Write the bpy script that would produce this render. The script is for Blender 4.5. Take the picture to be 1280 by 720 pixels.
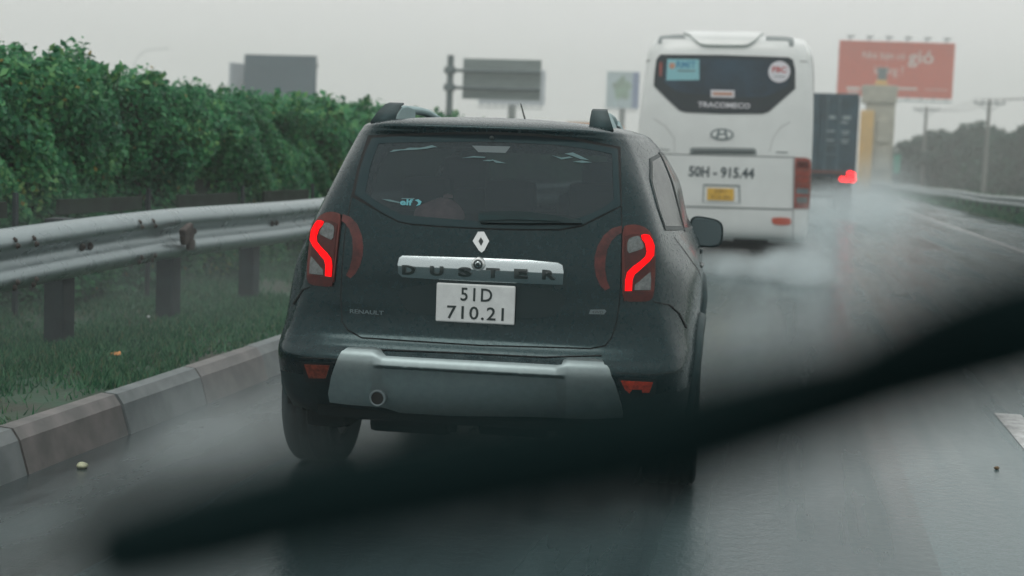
import bpy, bmesh, math, random
import numpy as np
from mathutils import Vector, Matrix, noise as mnoise
random.seed(7); rng = np.random.default_rng(7)
for o in list(bpy.data.objects): bpy.data.objects.remove(o)
scn = bpy.context.scene
C = scn.collection
PI = math.pi
# ------------------------------------------------------------------ camera
CY, CP, CR, F = 10.788, -5.1025, 2.1, 1800.0
EYE = np.array([0, 0, 1.45])
def _rz(a): return np.array([[math.cos(a), -math.sin(a), 0], [math.sin(a), math.cos(a), 0], [0, 0, 1]])
def _rx(a): return np.array([[1, 0, 0], [0, math.cos(a), -math.sin(a)], [0, math.sin(a), math.cos(a)]])
CM = _rz(math.radians(CY)) @ _rx(math.radians(90 + CP)) @ _rz(math.radians(CR))
cam = bpy.data.cameras.new('camera'); co = bpy.data.objects.new('camera', cam); C.objects.link(co)
mw = Matrix([list(r) for r in CM]).to_4x4(); mw.translation = Vector(EYE); co.matrix_world = mw
cam.sensor_width = 36; cam.lens = 36 * F / 1280; cam.clip_start = 0.02; cam.clip_end = 6000
cam.dof.use_dof = True; cam.dof.focus_distance = 5.9; cam.dof.aperture_fstop = 2.35
cam.dof.aperture_blades = 0
scn.camera = co
# ------------------------------------------------------------------ sky, sun, exposure
SUN_EL, SUN_AZ = 62, 20
w = bpy.data.worlds.new('World'); scn.world = w; w.use_nodes = True
wn = w.node_tree; bg = wn.nodes['Background']
sky = wn.nodes.new('ShaderNodeTexSky'); sky.sky_type = 'NISHITA'; sky.sun_disc = False
sky.sun_elevation = math.radians(SUN_EL); sky.sun_rotation = math.radians(SUN_AZ)
sky.air_density = 1.0; sky.dust_density = 6.0
hs = wn.nodes.new('ShaderNodeHueSaturation'); hs.inputs['Saturation'].default_value = 0.10
wn.links.new(sky.outputs[0], hs.inputs['Color'])
mx = wn.nodes.new('ShaderNodeMix'); mx.data_type = 'RGBA'; mx.inputs[0].default_value = 0.72
wn.links.new(hs.outputs[0], mx.inputs[6]); mx.inputs[7].default_value = (8.2, 8.3, 8.15, 1)
wn.links.new(mx.outputs[2], bg.inputs['Color']); bg.inputs['Strength'].default_value = 0.10
sl = bpy.data.lights.new('sun', 'SUN'); sl.energy = 0.6; sl.angle = math.radians(25); sl.color = (1, .97, .93)
so = bpy.data.objects.new('sun', sl); C.objects.link(so)
so.rotation_euler = (math.radians(90 - SUN_EL), 0, math.radians(180 - SUN_AZ) + math.pi)
scn.view_settings.view_transform = 'Standard'; scn.view_settings.look = 'None'
scn.view_settings.exposure = 0.30; scn.view_settings.gamma = 1.0
scn.render.engine = 'CYCLES'
cy = scn.cycles
cy.use_denoising = True; cy.max_bounces = 6; cy.diffuse_bounces = 3; cy.glossy_bounces = 3
cy.transparent_max_bounces = 12; cy.volume_bounces = 1; cy.transmission_bounces = 3
cy.use_adaptive_sampling = True; cy.adaptive_threshold = 0.02
cy.volume_step_rate = 2.0; cy.volume_max_steps = 128
cy.sample_clamp_indirect = 6.0; cy.caustics_reflective = False; cy.caustics_refractive = False

# ------------------------------------------------------------------ helpers
def ray(px, py): return CM @ np.array([(px - 640) / F, -(py - 360) / F, -1.0])
def atY(px, py, Y): d = ray(px, py); return EYE + d * (Y / d[1])
def atZ(px, py, z): d = ray(px, py); return EYE + d * ((z - EYE[2]) / d[2])
def atD(px, py, D): return EYE + ray(px, py) * D
def project(P):
    q = (np.asarray(P, float) - EYE) @ CM
    return np.stack([640 + F * q[..., 0] / -q[..., 2], 360 - F * q[..., 1] / -q[..., 2]], -1)

def mat(name, col, rough=.6, metal=0., var=0., vscale=8., bump=0., bscale=60., coat=0., emit=None, estr=0., spec=.5, alt=None, detail=4, vstretch=None, rvar=0.):
    m = bpy.data.materials.new(name); m.use_nodes = True
    nt = m.node_tree; b = nt.nodes['Principled BSDF']
    b.inputs['Base Color'].default_value = (*col, 1); b.inputs['Roughness'].default_value = rough
    b.inputs['Metallic'].default_value = metal; b.inputs['Coat Weight'].default_value = coat
    b.inputs['Coat Roughness'].default_value = .08; b.inputs['Specular IOR Level'].default_value = spec
    if emit: b.inputs['Emission Color'].default_value = (*emit, 1); b.inputs['Emission Strength'].default_value = estr
    if var or bump or rvar:
        tc = nt.nodes.new('ShaderNodeTexCoord'); src = tc.outputs['Object']
        if vstretch:
            mp = nt.nodes.new('ShaderNodeMapping'); mp.inputs['Scale'].default_value = vstretch
            nt.links.new(src, mp.inputs[0]); src = mp.outputs[0]
        n = nt.nodes.new('ShaderNodeTexNoise'); n.inputs['Scale'].default_value = vscale; n.inputs['Detail'].default_value = detail
        n.inputs['Roughness'].default_value = .62
        nt.links.new(src, n.inputs['Vector'])
        if var:
            r = nt.nodes.new('ShaderNodeValToRGB'); r.color_ramp.elements[0].position = .36; r.color_ramp.elements[1].position = .66
            a = alt if alt else tuple(c * (1 - var) for c in col)
            c2 = col if alt else tuple(min(1, c * (1 + var)) for c in col)
            r.color_ramp.elements[0].color = (*a, 1); r.color_ramp.elements[1].color = (*c2, 1)
            nt.links.new(n.outputs['Fac'], r.inputs[0]); nt.links.new(r.outputs[0], b.inputs['Base Color'])
        if rvar:
            mr = nt.nodes.new('ShaderNodeMapRange'); mr.inputs[1].default_value = .3; mr.inputs[2].default_value = .7
            mr.inputs[3].default_value = max(.02, rough - rvar); mr.inputs[4].default_value = min(1, rough + rvar)
            nt.links.new(n.outputs['Fac'], mr.inputs[0]); nt.links.new(mr.outputs[0], b.inputs['Roughness'])
        if bump:
            n2 = nt.nodes.new('ShaderNodeTexNoise'); n2.inputs['Scale'].default_value = bscale; n2.inputs['Detail'].default_value = 3
            nt.links.new(tc.outputs['Object'], n2.inputs['Vector'])
            bp = nt.nodes.new('ShaderNodeBump'); bp.inputs['Strength'].default_value = bump; bp.inputs['Distance'].default_value = .01
            nt.links.new(n2.outputs['Fac'], bp.inputs['Height']); nt.links.new(bp.outputs[0], b.inputs['Normal'])
    return m

def leafmat(name, cols, rough=.5, trans=.25):
    m = bpy.data.materials.new(name); m.use_nodes = True; nt = m.node_tree; b = nt.nodes['Principled BSDF']
    at = nt.nodes.new('ShaderNodeAttribute'); at.attribute_name = 'rnd'
    r = nt.nodes.new('ShaderNodeValToRGB'); e = r.color_ramp.elements
    while len(e) < len(cols): e.new(.5)
    for k, (p, c) in enumerate(cols): e[k].position = p; e[k].color = (*c, 1)
    nt.links.new(at.outputs['Fac'], r.inputs[0]); nt.links.new(r.outputs[0], b.inputs['Base Color'])
    b.inputs['Roughness'].default_value = rough; b.inputs['Specular IOR Level'].default_value = .18
    tr = nt.nodes.new('ShaderNodeBsdfTranslucent'); nt.links.new(r.outputs[0], tr.inputs[0])
    ms = nt.nodes.new('ShaderNodeMixShader'); ms.inputs[0].default_value = trans
    nt.links.new(b.outputs[0], ms.inputs[1]); nt.links.new(tr.outputs[0], ms.inputs[2])
    nt.links.new(ms.outputs[0], nt.nodes['Material Output'].inputs['Surface'])
    return m

def glassmat(name, tint, see):
    m = bpy.data.materials.new(name); m.use_nodes = True; nt = m.node_tree
    for n in list(nt.nodes):
        if n.type == 'BSDF_PRINCIPLED': nt.nodes.remove(n)
    g = nt.nodes.new('ShaderNodeBsdfPrincipled'); g.inputs['Base Color'].default_value = (*tint, 1); g.inputs['Roughness'].default_value = .16
    t = nt.nodes.new('ShaderNodeBsdfTransparent'); t.inputs[0].default_value = (.75, .85, .86, 1)
    ms = nt.nodes.new('ShaderNodeMixShader'); ms.inputs[0].default_value = see
    nt.links.new(g.outputs[0], ms.inputs[1]); nt.links.new(t.outputs[0], ms.inputs[2])
    nt.links.new(ms.outputs[0], nt.nodes['Material Output'].inputs['Surface'])
    return m

def tag(o, label=None, cat=None, group=None, kind=None):
    if label: o['label'] = label
    if cat: o['category'] = cat
    if group: o['group'] = group
    if kind: o['kind'] = kind
    return o
def empty(name, loc=(0, 0, 0), rz=0, label=None, cat=None, group=None):
    o = bpy.data.objects.new(name, None); C.objects.link(o); o.location = loc; o.rotation_euler = (0, 0, rz)
    o.empty_display_size = .2
    return tag(o, label, cat, group)
def link(name, me, m=None, parent=None):
    o = bpy.data.objects.new(name, me); C.objects.link(o)
    if m: me.materials.clear(); me.materials.append(m)
    if parent: o.parent = parent
    return o
def from_py(name, V, Fc, m, parent=None, smooth=False, mats=None, mi=None):
    me = bpy.data.meshes.new(name); me.from_pydata([tuple(v) for v in V], [], [tuple(f) for f in Fc]); me.update()
    if smooth: me.polygons.foreach_set('use_smooth', [True] * len(me.polygons))
    o = link(name, me, m, parent)
    if mats:
        for x in mats: me.materials.append(x)
        me.polygons.foreach_set('material_index', mi)
    return o
def copy_tree(o, parent=None):
    c = o.copy(); C.objects.link(c)
    if parent: c.parent = parent
    for ch in [x for x in bpy.data.objects if x.parent == o]: copy_tree(ch, c)
    return c

class MB:
    """collects shapes into one mesh"""
    def __init__(s): s.V = []; s.F = []; s.S = []
    def add(s, V, Fc, smooth=False):
        n = len(s.V); s.V += [tuple(v) for v in V]; s.F += [tuple(i + n for i in f) for f in Fc]; s.S += [smooth] * len(Fc); return s
    def box(s, c, d, b=0.0, rot=None, taper=None):
        """box centre c, size d, bevel b"""
        bm = bmesh.new(); bmesh.ops.create_cube(bm, size=1)
        for v in bm.verts:
            v.co = Vector((v.co.x * d[0], v.co.y * d[1], v.co.z * d[2]))
            if taper and v.co.z > 0: v.co.x *= taper[0]; v.co.y *= taper[1]
        if b: bmesh.ops.bevel(bm, geom=bm.edges[:] , offset=b, segments=2, affect='EDGES', profile=.6)
        R = rot if rot is not None else Matrix.Identity(3)
        bm.verts.index_update()
        s.add([R @ v.co + Vector(c) for v in bm.verts], [[v.index for v in f.verts] for f in bm.faces]); bm.free(); return s
    def tube(s, pts, r, n=10, cap=True, flat=None):
        """tube through points; r float or list"""
        P = [Vector(p) for p in pts]; rr = r if hasattr(r, '__len__') else [r] * len(P)
        V = []; up = Vector((0, 0, 1))
        for i, p in enumerate(P):
            t = (P[min(i + 1, len(P) - 1)] - P[max(i - 1, 0)]).normalized()
            a = up if abs(t.dot(up)) < .9 else Vector((1, 0, 0))
            x = t.cross(a).normalized(); y = x.cross(t).normalized()
            for k in range(n):
                an = 2 * PI * k / n
                V.append(p + x * math.cos(an) * rr[i] + y * math.sin(an) * rr[i] * (flat or 1))
        Fc = []
        for i in range(len(P) - 1):
            for k in range(n):
                Fc.append((i * n + k, i * n + (k + 1) % n, (i + 1) * n + (k + 1) % n, (i + 1) * n + k))
        s.add(V, Fc, True)
        if cap: s.add([V[k] for k in range(n)], [tuple(range(n))[::-1]]); s.add(V[-n:], [tuple(range(n))])
        return s
    def lathe(s, prof, c, axis='X', n=40):
        V = []; Fc = []
        for (r, h) in prof:
            for k in range(n):
                a = 2 * PI * k / n; u, v = r * math.cos(a), r * math.sin(a)
                V.append((c[0] + h, c[1] + u, c[2] + v) if axis == 'X' else (c[0] + u, c[1] + h, c[2] + v) if axis == 'Y' else (c[0] + u, c[1] + v, c[2] + h))
        for i in range(len(prof) - 1):
            for k in range(n): Fc.append((i * n + k, i * n + (k + 1) % n, (i + 1) * n + (k + 1) % n, (i + 1) * n + k))
        s.add(V, Fc, True); return s
    def prism(s, poly, ax, lo, hi):
        """poly 2D points extruded along axis ax between lo and hi"""
        def p(a, h): return (h, a[0], a[1]) if ax == 'X' else (a[0], h, a[1]) if ax == 'Y' else (a[0], a[1], h)
        n = len(poly); V = [p(a, lo) for a in poly] + [p(a, hi) for a in poly]
        s.add(V, [tuple(range(n)), tuple(range(n, 2 * n))[::-1]] + [(i, i + n, (i + 1) % n + n, (i + 1) % n) for i in range(n)]); return s
    def build(s, name, m, parent=None, fix=True):
        me = bpy.data.meshes.new(name); me.from_pydata(s.V, [], s.F)
        me.polygons.foreach_set('use_smooth', s.S)
        if fix:
            bm = bmesh.new(); bm.from_mesh(me); bmesh.ops.recalc_face_normals(bm, faces=bm.faces); bm.to_mesh(me); bm.free()
        me.update(); return link(name, me, m, parent)

# ---- smooth sculpted bodies: a net of control points, mirrored about x=0; patches are laid on it
def cr_w(t):
    return np.stack([-.5 * t + t * t - .5 * t ** 3, 1 - 2.5 * t * t + 1.5 * t ** 3, .5 * t + 2 * t * t - 1.5 * t ** 3, -.5 * t * t + .5 * t ** 3], -1)
class Net:
    def __init__(s, rows, loc=(0, 0, 0), rz=0):
        N = np.array(rows, float)                    # [row][col][3]
        mir = np.array([-1, 1, 1])
        N = np.concatenate([N[:, 1:2] * mir, N, N[:, -2:-1] * mir], 1)
        N = np.concatenate([2 * N[:1] - N[1:2], N, 2 * N[-1:] - N[-2:-1]], 0)
        s.N = N; s.nr = len(rows); s.nc = len(rows[0])
        s.loc = np.array(loc, float); s.R = _rz(rz)
    def ev(s, U, V):
        U = np.asarray(U, float); V = np.asarray(V, float); sg = np.where(U < 0, -1., 1.); A = np.clip(np.abs(U), 0, s.nc - 1); V = np.clip(V, 0, s.nr - 1)
        i = np.minimum(A.astype(int), s.nc - 2); j = np.minimum(V.astype(int), s.nr - 2)
        wu = cr_w(A - i); wv = cr_w(V - j); P = 0
        for b in range(4):
            q = 0
            for a in range(4): q = q + wu[..., a, None] * s.N[j + b, i + a]
            P = P + wv[..., b, None] * q
        P = P.copy(); P[..., 0] *= sg; return P
    def nrm(s, U, V, e=.02):
        V = np.clip(V, e, s.nr - 1 - e)
        a = s.ev(U + e, V) - s.ev(U - e, V); b = s.ev(U, V + e) - s.ev(U, V - e)
        n = np.cross(a, b); l = np.linalg.norm(n, axis=-1, keepdims=True); return n / np.maximum(l, 1e-9)
    def world(s, P): return P @ s.R.T + s.loc
    def fn(s, mode, U, V):
        P = s.ev(U, V)
        if mode == 'px': return project(s.world(P))
        if mode == 'xz': return P[..., [0, 2]] * 300
        return P[..., [1, 2]] * 300                  # 'yz'
    def solve(s, pts, mode='px', side=1, umax=6., vr=None, umin=None):
        pts = np.asarray(pts, float)
        if mode == 'uv': return pts
        if mode != 'px': pts = pts * 300
        lo, hi = (-umax if umin is None else umin, umax) if mode != 'yz' else ((4.2, s.nc - 1) if side > 0 else (-(s.nc - 1), -4.2))
        g = np.arange(lo, hi + .01, .1); h = np.arange(0 if vr is None else vr[0], (s.nr - 1 if vr is None else vr[1]) + .01, .1)
        GU, GV = np.meshgrid(g, h); G = s.fn(mode, GU, GV)
        if mode == 'px':                              # only what faces the camera
            P = s.world(s.ev(GU, GV)); n = s.nrm(GU, GV) @ s.R.T; back = ((P - EYE) * n).sum(-1) > 0; G[back] = 1e6
        out = []
        for p in pts:
            k = np.argmin(((G - p) ** 2).sum(-1)); u, v = GU.flat[k], GV.flat[k]
            for _ in range(8):
                f0 = s.fn(mode, np.array(u), np.array(v)); e = 1e-3
                J = np.stack([(s.fn(mode, np.array(u + e), np.array(v)) - f0) / e, (s.fn(mode, np.array(u), np.array(v + e)) - f0) / e], -1)
                try: d = np.linalg.solve(J, p - f0)
                except Exception: break
                d = np.clip(d, -.15, .15); u += d[0]; v += d[1]
                v = min(max(v, 0), s.nr - 1)
            f0 = s.fn(mode, np.array(u), np.array(v))
            if ((f0 - p) ** 2).sum() > ((G.reshape(-1, 2)[k] - p) ** 2).sum(): u, v = GU.flat[k], GV.flat[k]
            out.append((u, v))
        return np.array(out)

def dens(poly, st, closed=True):
    poly = [np.array(p, float) for p in poly]; out = []; n = len(poly)
    for i in range(n if closed else n - 1):
        a, b = poly[i], poly[(i + 1) % n]; k = max(1, int(np.linalg.norm(b - a) / st))
        for t in range(k): out.append(a + (b - a) * t / k)
    if not closed: out.append(poly[-1])
    return np.array(out)
def area2(P): x, y = np.array(P)[:, 0], np.array(P)[:, 1]; return .5 * np.sum(x * np.roll(y, -1) - y * np.roll(x, -1))
def grow(P, d):
    """offset a polygon outwards by d (inwards if negative)"""
    P = np.array(P, float); n = len(P); s = 1 if area2(P) > 0 else -1; out = []
    for i in range(n):
        a = P[i] - P[i - 1]; b = P[(i + 1) % n] - P[i]
        na = np.array([a[1], -a[0]]) / (np.linalg.norm(a) + 1e-9); nb = np.array([b[1], -b[0]]) / (np.linalg.norm(b) + 1e-9)
        m = na + nb; m = m / max(.5, (m @ m) / 2) if np.linalg.norm(m) > 1e-6 else na
        out.append(P[i] + s * d * m)
    return np.array(out)
def round_poly(P, it=2):
    P = np.array(P, float)
    for _ in range(it):
        Q = np.roll(P, -1, 0); P = np.stack([.75 * P + .25 * Q, .25 * P + .75 * Q], 1).reshape(-1, 2)
    return P
def inside(P, q):
    P = np.asarray(P); x, y = q[..., 0], q[..., 1]; r = np.zeros(x.shape, bool); n = len(P)
    for i in range(n):
        a, b = P[i], P[(i + 1) % n]; c = (a[1] > y) != (b[1] > y)
        with np.errstate(divide='ignore', invalid='ignore'): r ^= c & (x < (b[0] - a[0]) * (y - a[1]) / (b[1] - a[1] + 1e-15) + a[0])
    return r
def shell(net, name, U2, faces, off, th, m, parent, hole=None):
    """faces given in (u,v) laid on the net, lifted by off, with a rim of thickness th"""
    U2 = np.array(U2, float); o = off if callable(off) else (lambda P: np.full(P.shape[:-1], off))
    def pos(u, v): P = net.ev(u, v); return P + net.nrm(u, v) * o(P)[..., None]
    u, v = U2[:, 0], U2[:, 1]; P = pos(u, v)
    e = .01; n = np.cross(pos(u + e, v) - pos(u - e, v), pos(u, v + e) - pos(u, v - e)); l = np.linalg.norm(n, axis=1, keepdims=True)
    n = np.where(l > 1e-9, n / np.maximum(l, 1e-9), net.nrm(u, v))
    if hole is not None:
        faces = [f for f in faces if not inside(hole, U2[list(f)].mean(0))]
    fs = []; ec = {}
    for f in faces:
        a = P[f[0]]; b = P[f[1]]; c = P[f[2]]; g = np.cross(b - a, c - a)
        if (g * n[f[0]]).sum() < 0: f = tuple(f)[::-1]
        fs.append(tuple(f))
        for i in range(len(f)): ec[(f[i], f[(i + 1) % len(f)])] = 1
    V = list(P); N = list(n); back = {}
    if th:
        B = P - n * th
        for (a, b) in list(ec):
            if (b, a) in ec: continue
            t = P[b] - P[a]; rn = np.cross(t, n[a]); rn = rn / (np.linalg.norm(rn) + 1e-12)
            k = len(V); V += [P[a], P[b], B[b], B[a]]; N += [rn] * 4; fs.append((k, k + 3, k + 2, k + 1))
    me = bpy.data.meshes.new(name); me.from_pydata([tuple(x) for x in V], [], fs); me.update()
    me.polygons.foreach_set('use_smooth', [True] * len(me.polygons))
    me.normals_split_custom_set_from_vertices([tuple(x) for x in N])
    return link(name, me, m, parent)
def patch(net, name, poly, m, parent, mode='px', off=.006, th=.006, st=None, grid=.12, side=1, mirror=False, rnd=0, hole=None, vr=None, umax=6., uvp=None, key=None):
    if uvp is None:
        if rnd: poly = round_poly(poly, rnd)
        stp = st or (6 if mode == 'px' else .03)
        D_ = dens(poly, stp); uv = net.solve(D_, mode, side, umax, vr)
        if mode == 'px':                              # the lifted skin, not the skin below it, meets the outline
            for _ in range(2):
                B = net.ev(uv[:, 0], uv[:, 1]); oo = off(B) if callable(off) else off
                T = project(net.world(B + net.nrm(uv[:, 0], uv[:, 1]) * (oo[:, None] if callable(off) else oo)))
                uv = net.solve(D_ + (project(net.world(B)) - T), mode, side, umax, vr)
    else: uv = uvp
    if mirror: uvm = uv * np.array([-1, 1]); return patch(net, name, None, m, parent, off=off, th=th, grid=grid, hole=None if hole is None else hole * np.array([-1, 1]), uvp=uvm)
    if key is not None:                                # a true opening: the outline and the hole joined by a slit
        hk = np.array(key, float)
        if area2(uv) < 0: uv = uv[::-1]
        if area2(hk) > 0: hk = hk[::-1]
        dd = ((uv[:, None] - hk[None]) ** 2).sum(-1); i, j = np.unravel_index(np.argmin(dd), dd.shape)
        uv = np.concatenate([uv[:i + 1], hk[j:], hk[:j + 1] + 1e-5, uv[i:] + 1e-5])
    bm = bmesh.new(); vs = [bm.verts.new((a, b, 0)) for a, b in uv]; bm.faces.new(vs)
    bm.normal_update(); bmesh.ops.triangulate(bm, faces=bm.faces[:], ngon_method='EAR_CLIP')
    u0, u1, v0, v1 = uv[:, 0].min(), uv[:, 0].max(), uv[:, 1].min(), uv[:, 1].max()
    for ax, lo, hi in ((0, u0, u1), (1, v0, v1)):
        k = math.floor(lo / grid) + 1
        while k * grid < hi:
            c = [0, 0, 0]; c[ax] = k * grid; nn = [0, 0, 0]; nn[ax] = 1
            bmesh.ops.bisect_plane(bm, geom=bm.verts[:] + bm.edges[:] + bm.faces[:], plane_co=c, plane_no=nn, dist=1e-6); k += 1
    bmesh.ops.dissolve_degenerate(bm, dist=1e-6, edges=bm.edges[:])
    bm.verts.index_update()
    U2 = [(v.co.x, v.co.y) for v in bm.verts]; fc = [tuple(v.index for v in f.verts) for f in bm.faces]; bm.free()
    o = shell(net, name, U2, fc, off, th, m, parent, hole); o_uv[o.name] = uv; return o
o_uv = {}
def line(net, name, pts, wpx, m, parent, mode='px', off=.004, th=.004, side=1, mirror=False, **k):
    P = dens(pts, 8 if mode == 'px' else .04, closed=False); t = np.gradient(P, axis=0); t /= np.linalg.norm(t, axis=1, keepdims=True) + 1e-9
    n = np.stack([-t[:, 1], t[:, 0]], 1) * wpx / 2
    return patch(net, name, np.concatenate([P + n, (P - n)[::-1]]), m, parent, mode, off, th, st=1e9, side=side, mirror=mirror, **k)
_tc = {}
def text_flat(s, size, bold=0., sx=1., space=1.):
    cu = bpy.data.curves.new('t', 'FONT'); cu.body = s; cu.size = size; cu.offset = bold; cu.resolution_u = 3; cu.space_character = space
    cu.align_x = 'CENTER'; cu.align_y = 'CENTER'; cu.fill_mode = 'FRONT' if False else 'BOTH'; cu.dimensions = '2D'
    o = bpy.data.objects.new('t', cu); C.objects.link(o); bpy.context.view_layer.update()
    me = bpy.data.meshes.new_from_object(o.evaluated_get(bpy.context.evaluated_depsgraph_get()))
    V = np.array([(v.co.x * sx, v.co.y) for v in me.vertices]); Fc = [tuple(p.vertices) for p in me.polygons]
    bpy.data.objects.remove(o); bpy.data.curves.remove(cu); bpy.data.meshes.remove(me)
    c = (V.max(0) + V.min(0)) / 2; return V - c, Fc
def text_on(net, name, s, cx, cz, h, wd, m, parent, off=.01, th=.002, bold=0., slant=0., space=1.):
    """lettering laid on a net: centre (cx,cz), height h and width wd in metres"""
    V, Fc = text_flat(s, 1, bold, 1, space); V = V / (V.max(0) - V.min(0)) * np.array([wd, h])
    V = V + np.array([cx, cz]); V[:, 1] += slant * (V[:, 0] - cx)
    return shell(net, name, net.solve(V, 'xz'), Fc, off, th, m, parent)
def text_plane(name, s, O, ex, ez, h, wd, m, parent, th=.003, bold=0., space=1.):
    V, Fc = text_flat(s, 1, bold, 1, space); V = V / (V.max(0) - V.min(0)) * np.array([wd, h]); O = np.array(O, float); ex = np.array(ex, float); ez = np.array(ez, float)
    W = O + V[:, :1] * ex + V[:, 1:] * ez; return from_py(name, W, Fc, m, parent)

# ------------------------------------------------------------------ materials
M = {}
M['paint'] = mat('black_paint', (.003, .0105, .013), .24, var=.4, vscale=60, detail=9, bump=.025, bscale=260, coat=.15, rvar=.10, spec=.42)
M['plastic'] = mat('grey_plastic', (.012, .024, .026), .6, bump=.1, bscale=500, var=.3, vscale=20)
M['seam'] = mat('seam_black', (.004, .006, .006), .7)
M['black'] = mat('black_trim', (.010, .014, .015), .45)
M['under'] = mat('underbody', (.006, .013, .014), .8, spec=.2)
M['tyre'] = mat('tyre_rubber', (.018, .024, .025), .75, bump=.4, bscale=80, var=.2, vscale=30)
M['rim'] = mat('rim_metal', (.35, .37, .38), .35, .8)
M['silver'] = mat('satin_silver', (.26, .315, .32), .34, .5, var=.06, vscale=30, bump=.03, bscale=300)
M['chrome'] = mat('chrome', (.42, .48, .49), .22, .95, bump=.03, bscale=60)
M['badge'] = mat('badge_metal', (.72, .76, .76), .2, .7)
M['glass'] = glassmat('tinted_glass', (.030, .052, .060), .31)
M['sideglass'] = glassmat('side_glass', (.03, .045, .048), .12)
M['frit'] = mat('window_border', (.012, .021, .025), .12)
M['plate'] = mat('plate_white', (.66, .70, .70), .4, bump=.02, bscale=200, var=.06, vscale=20)
M['ink'] = mat('plate_black', (.02, .035, .035), .5)
M['lens'] = mat('lens_red', (.055, .008, .006), .28, coat=.15, spec=.3, var=.3, vscale=25)
M['lensrim'] = mat('lens_red_edge', (.10, .022, .017), .3, coat=.1, spec=.3, var=.25, vscale=25)
M['clear'] = mat('lens_clear', (.10, .12, .12), .12, coat=.6, var=.3, vscale=60)
M['ring'] = mat('ring_reflector', (.085, .018, .016), .45, var=.5, vscale=22)
M['led'] = mat('led_red', (.25, .0, .0), .8, emit=(1., .006, .009), estr=1.1, spec=0)
M['refl'] = mat('reflector_red_glow', (.35, .035, .015), .25, emit=(1, .09, .03), estr=.06, var=.5, vscale=60)  # no lamp; a faint glow is added for the light it throws back
M['refldim'] = mat('reflector_dim', (.16, .035, .02), .3, var=.5, vscale=60)
M['sticker'] = mat('sticker_pale', (.10, .19, .20), .5)
M['elf'] = mat('sticker_cyan', (.12, .42, .48), .5)
M['grey'] = mat('lamp_housing', (.12, .16, .17), .4)
M['cloth'] = mat('seat_cloth', (.03, .04, .045), .9, bump=.2, bscale=300)
M['pink'] = mat('pink_plush', (.80, .42, .44), .9, bump=.3, bscale=120, var=.2, vscale=14)
M['bus'] = mat('bus_white', (.70, .735, .725), .32, var=.05, vscale=1.5, bump=.02, bscale=30, coat=.3)
M['buslow'] = mat('bus_white_lower', (.68, .71, .70), .35, var=.08, vscale=2, coat=.3)
M['busgrey'] = mat('bus_grey_trim', (.20, .235, .235), .5)
M['busseam'] = mat('bus_seam', (.17, .19, .19), .6)
M['busglass'] = mat('bus_rear_glass', (.012, .035, .055), .12, var=.5, vscale=1.2)
M['busfrit'] = mat('bus_glass_border', (.010, .022, .028), .15)
M['cyan'] = mat('sticker_cyan_card', (.22, .48, .53), .5)
M['white'] = mat('sticker_white', (.62, .62, .66), .5)
M['red'] = mat('red_ink', (.45, .10, .10), .6)
M['orange'] = mat('orange_ink', (.48, .26, .18), .6)
M['yellow'] = mat('plate_yellow', (.68, .42, .06), .45, var=.1, vscale=30)
M['yink'] = mat('plate_brown_ink', (.26, .14, .03), .5)
M['busred'] = mat('bus_lamp_red', (.24, .045, .03), .2, var=.35, vscale=12, coat=.4)
M['busref'] = mat('bus_reflector', (.50, .10, .06), .3)
M['cont'] = mat('container_blue', (.030, .070, .092), .55, var=.3, vscale=2, bump=.1, bscale=20)
M['contbar'] = mat('container_bars', (.10, .15, .17), .5, .3)
M['contink'] = mat('container_ink', (.30, .36, .37), .6)
M['brake'] = mat('brake_lamp', (.6, .02, .02), .4, emit=(1, .010, .014), estr=4.0, spec=0)
M['wlamp'] = mat('white_lamp', (.8, .8, .7), .4, emit=(.9, 1, .85), estr=3.0)
M['galv'] = mat('galvanised_steel', (.28, .34, .35), .30, .5, var=.22, vscale=4, bump=.06, bscale=18, rvar=.08, alt=(.22, .275, .285))
M['galvd'] = mat('steel_post', (.022, .034, .038), .6, .2, var=.35, vscale=6, bump=.15, bscale=30)
M['rust'] = mat('rusty_bracket', (.06, .05, .045), .8, var=.5, vscale=20)
M['bark'] = mat('bark', (.05, .045, .035), .9, bump=.5, bscale=20)
M['pole'] = mat('concrete_pole', (.16, .165, .155), .9)
M['wire'] = mat('wire', (.03, .03, .03), .7)
M['redboard'] = mat('red_billboard', (.64, .095, .038), .6, var=.04, vscale=.2)
M['letter'] = mat('billboard_letters', (.75, .70, .66), .7)
M['bback'] = mat('billboard_steel', (.050, .095, .125), .7, var=.1, vscale=.4)
M['bpale'] = mat('billboard_pale', (.40, .45, .50), .7)
M['signback'] = mat('sign_back', (.22, .27, .265), .6, .2, var=.12, vscale=1.2, vstretch=(1, 1, 6))
M['sign_steel'] = mat('sign_steel', (.12, .16, .165), .6, .2)
M['blueb'] = mat('billboard_blue', (.10, .17, .36), .6)
M['greenb'] = mat('billboard_green', (.16, .30, .20), .6, var=.4, vscale=.6)
M['skyb'] = mat('billboard_sky', (.40, .52, .56), .6, var=.1, vscale=.5)
M['conc'] = mat('concrete', (.40, .385, .31), .85, var=.2, vscale=.8, bump=.1, bscale=4)
M['yel'] = mat('yellow_panel', (.70, .42, .10), .6, var=.1, vscale=1)
M['wallorange'] = mat('orange_fascia', (.72, .28, .08), .6)
M['wiper'] = mat('wiper_black', (.006, .0145, .015), .9, spec=.06)

for k_ in ('paint', 'plastic', 'tyre', 'frit', 'black', 'silver'): M[k_].node_tree.nodes['Principled BSDF'].inputs['Specular Tint'].default_value = (.62, .96, 1.0, 1); M[k_].node_tree.nodes['Principled BSDF'].inputs['Coat Tint'].default_value = (.9, 1, 1, 1)
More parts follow.
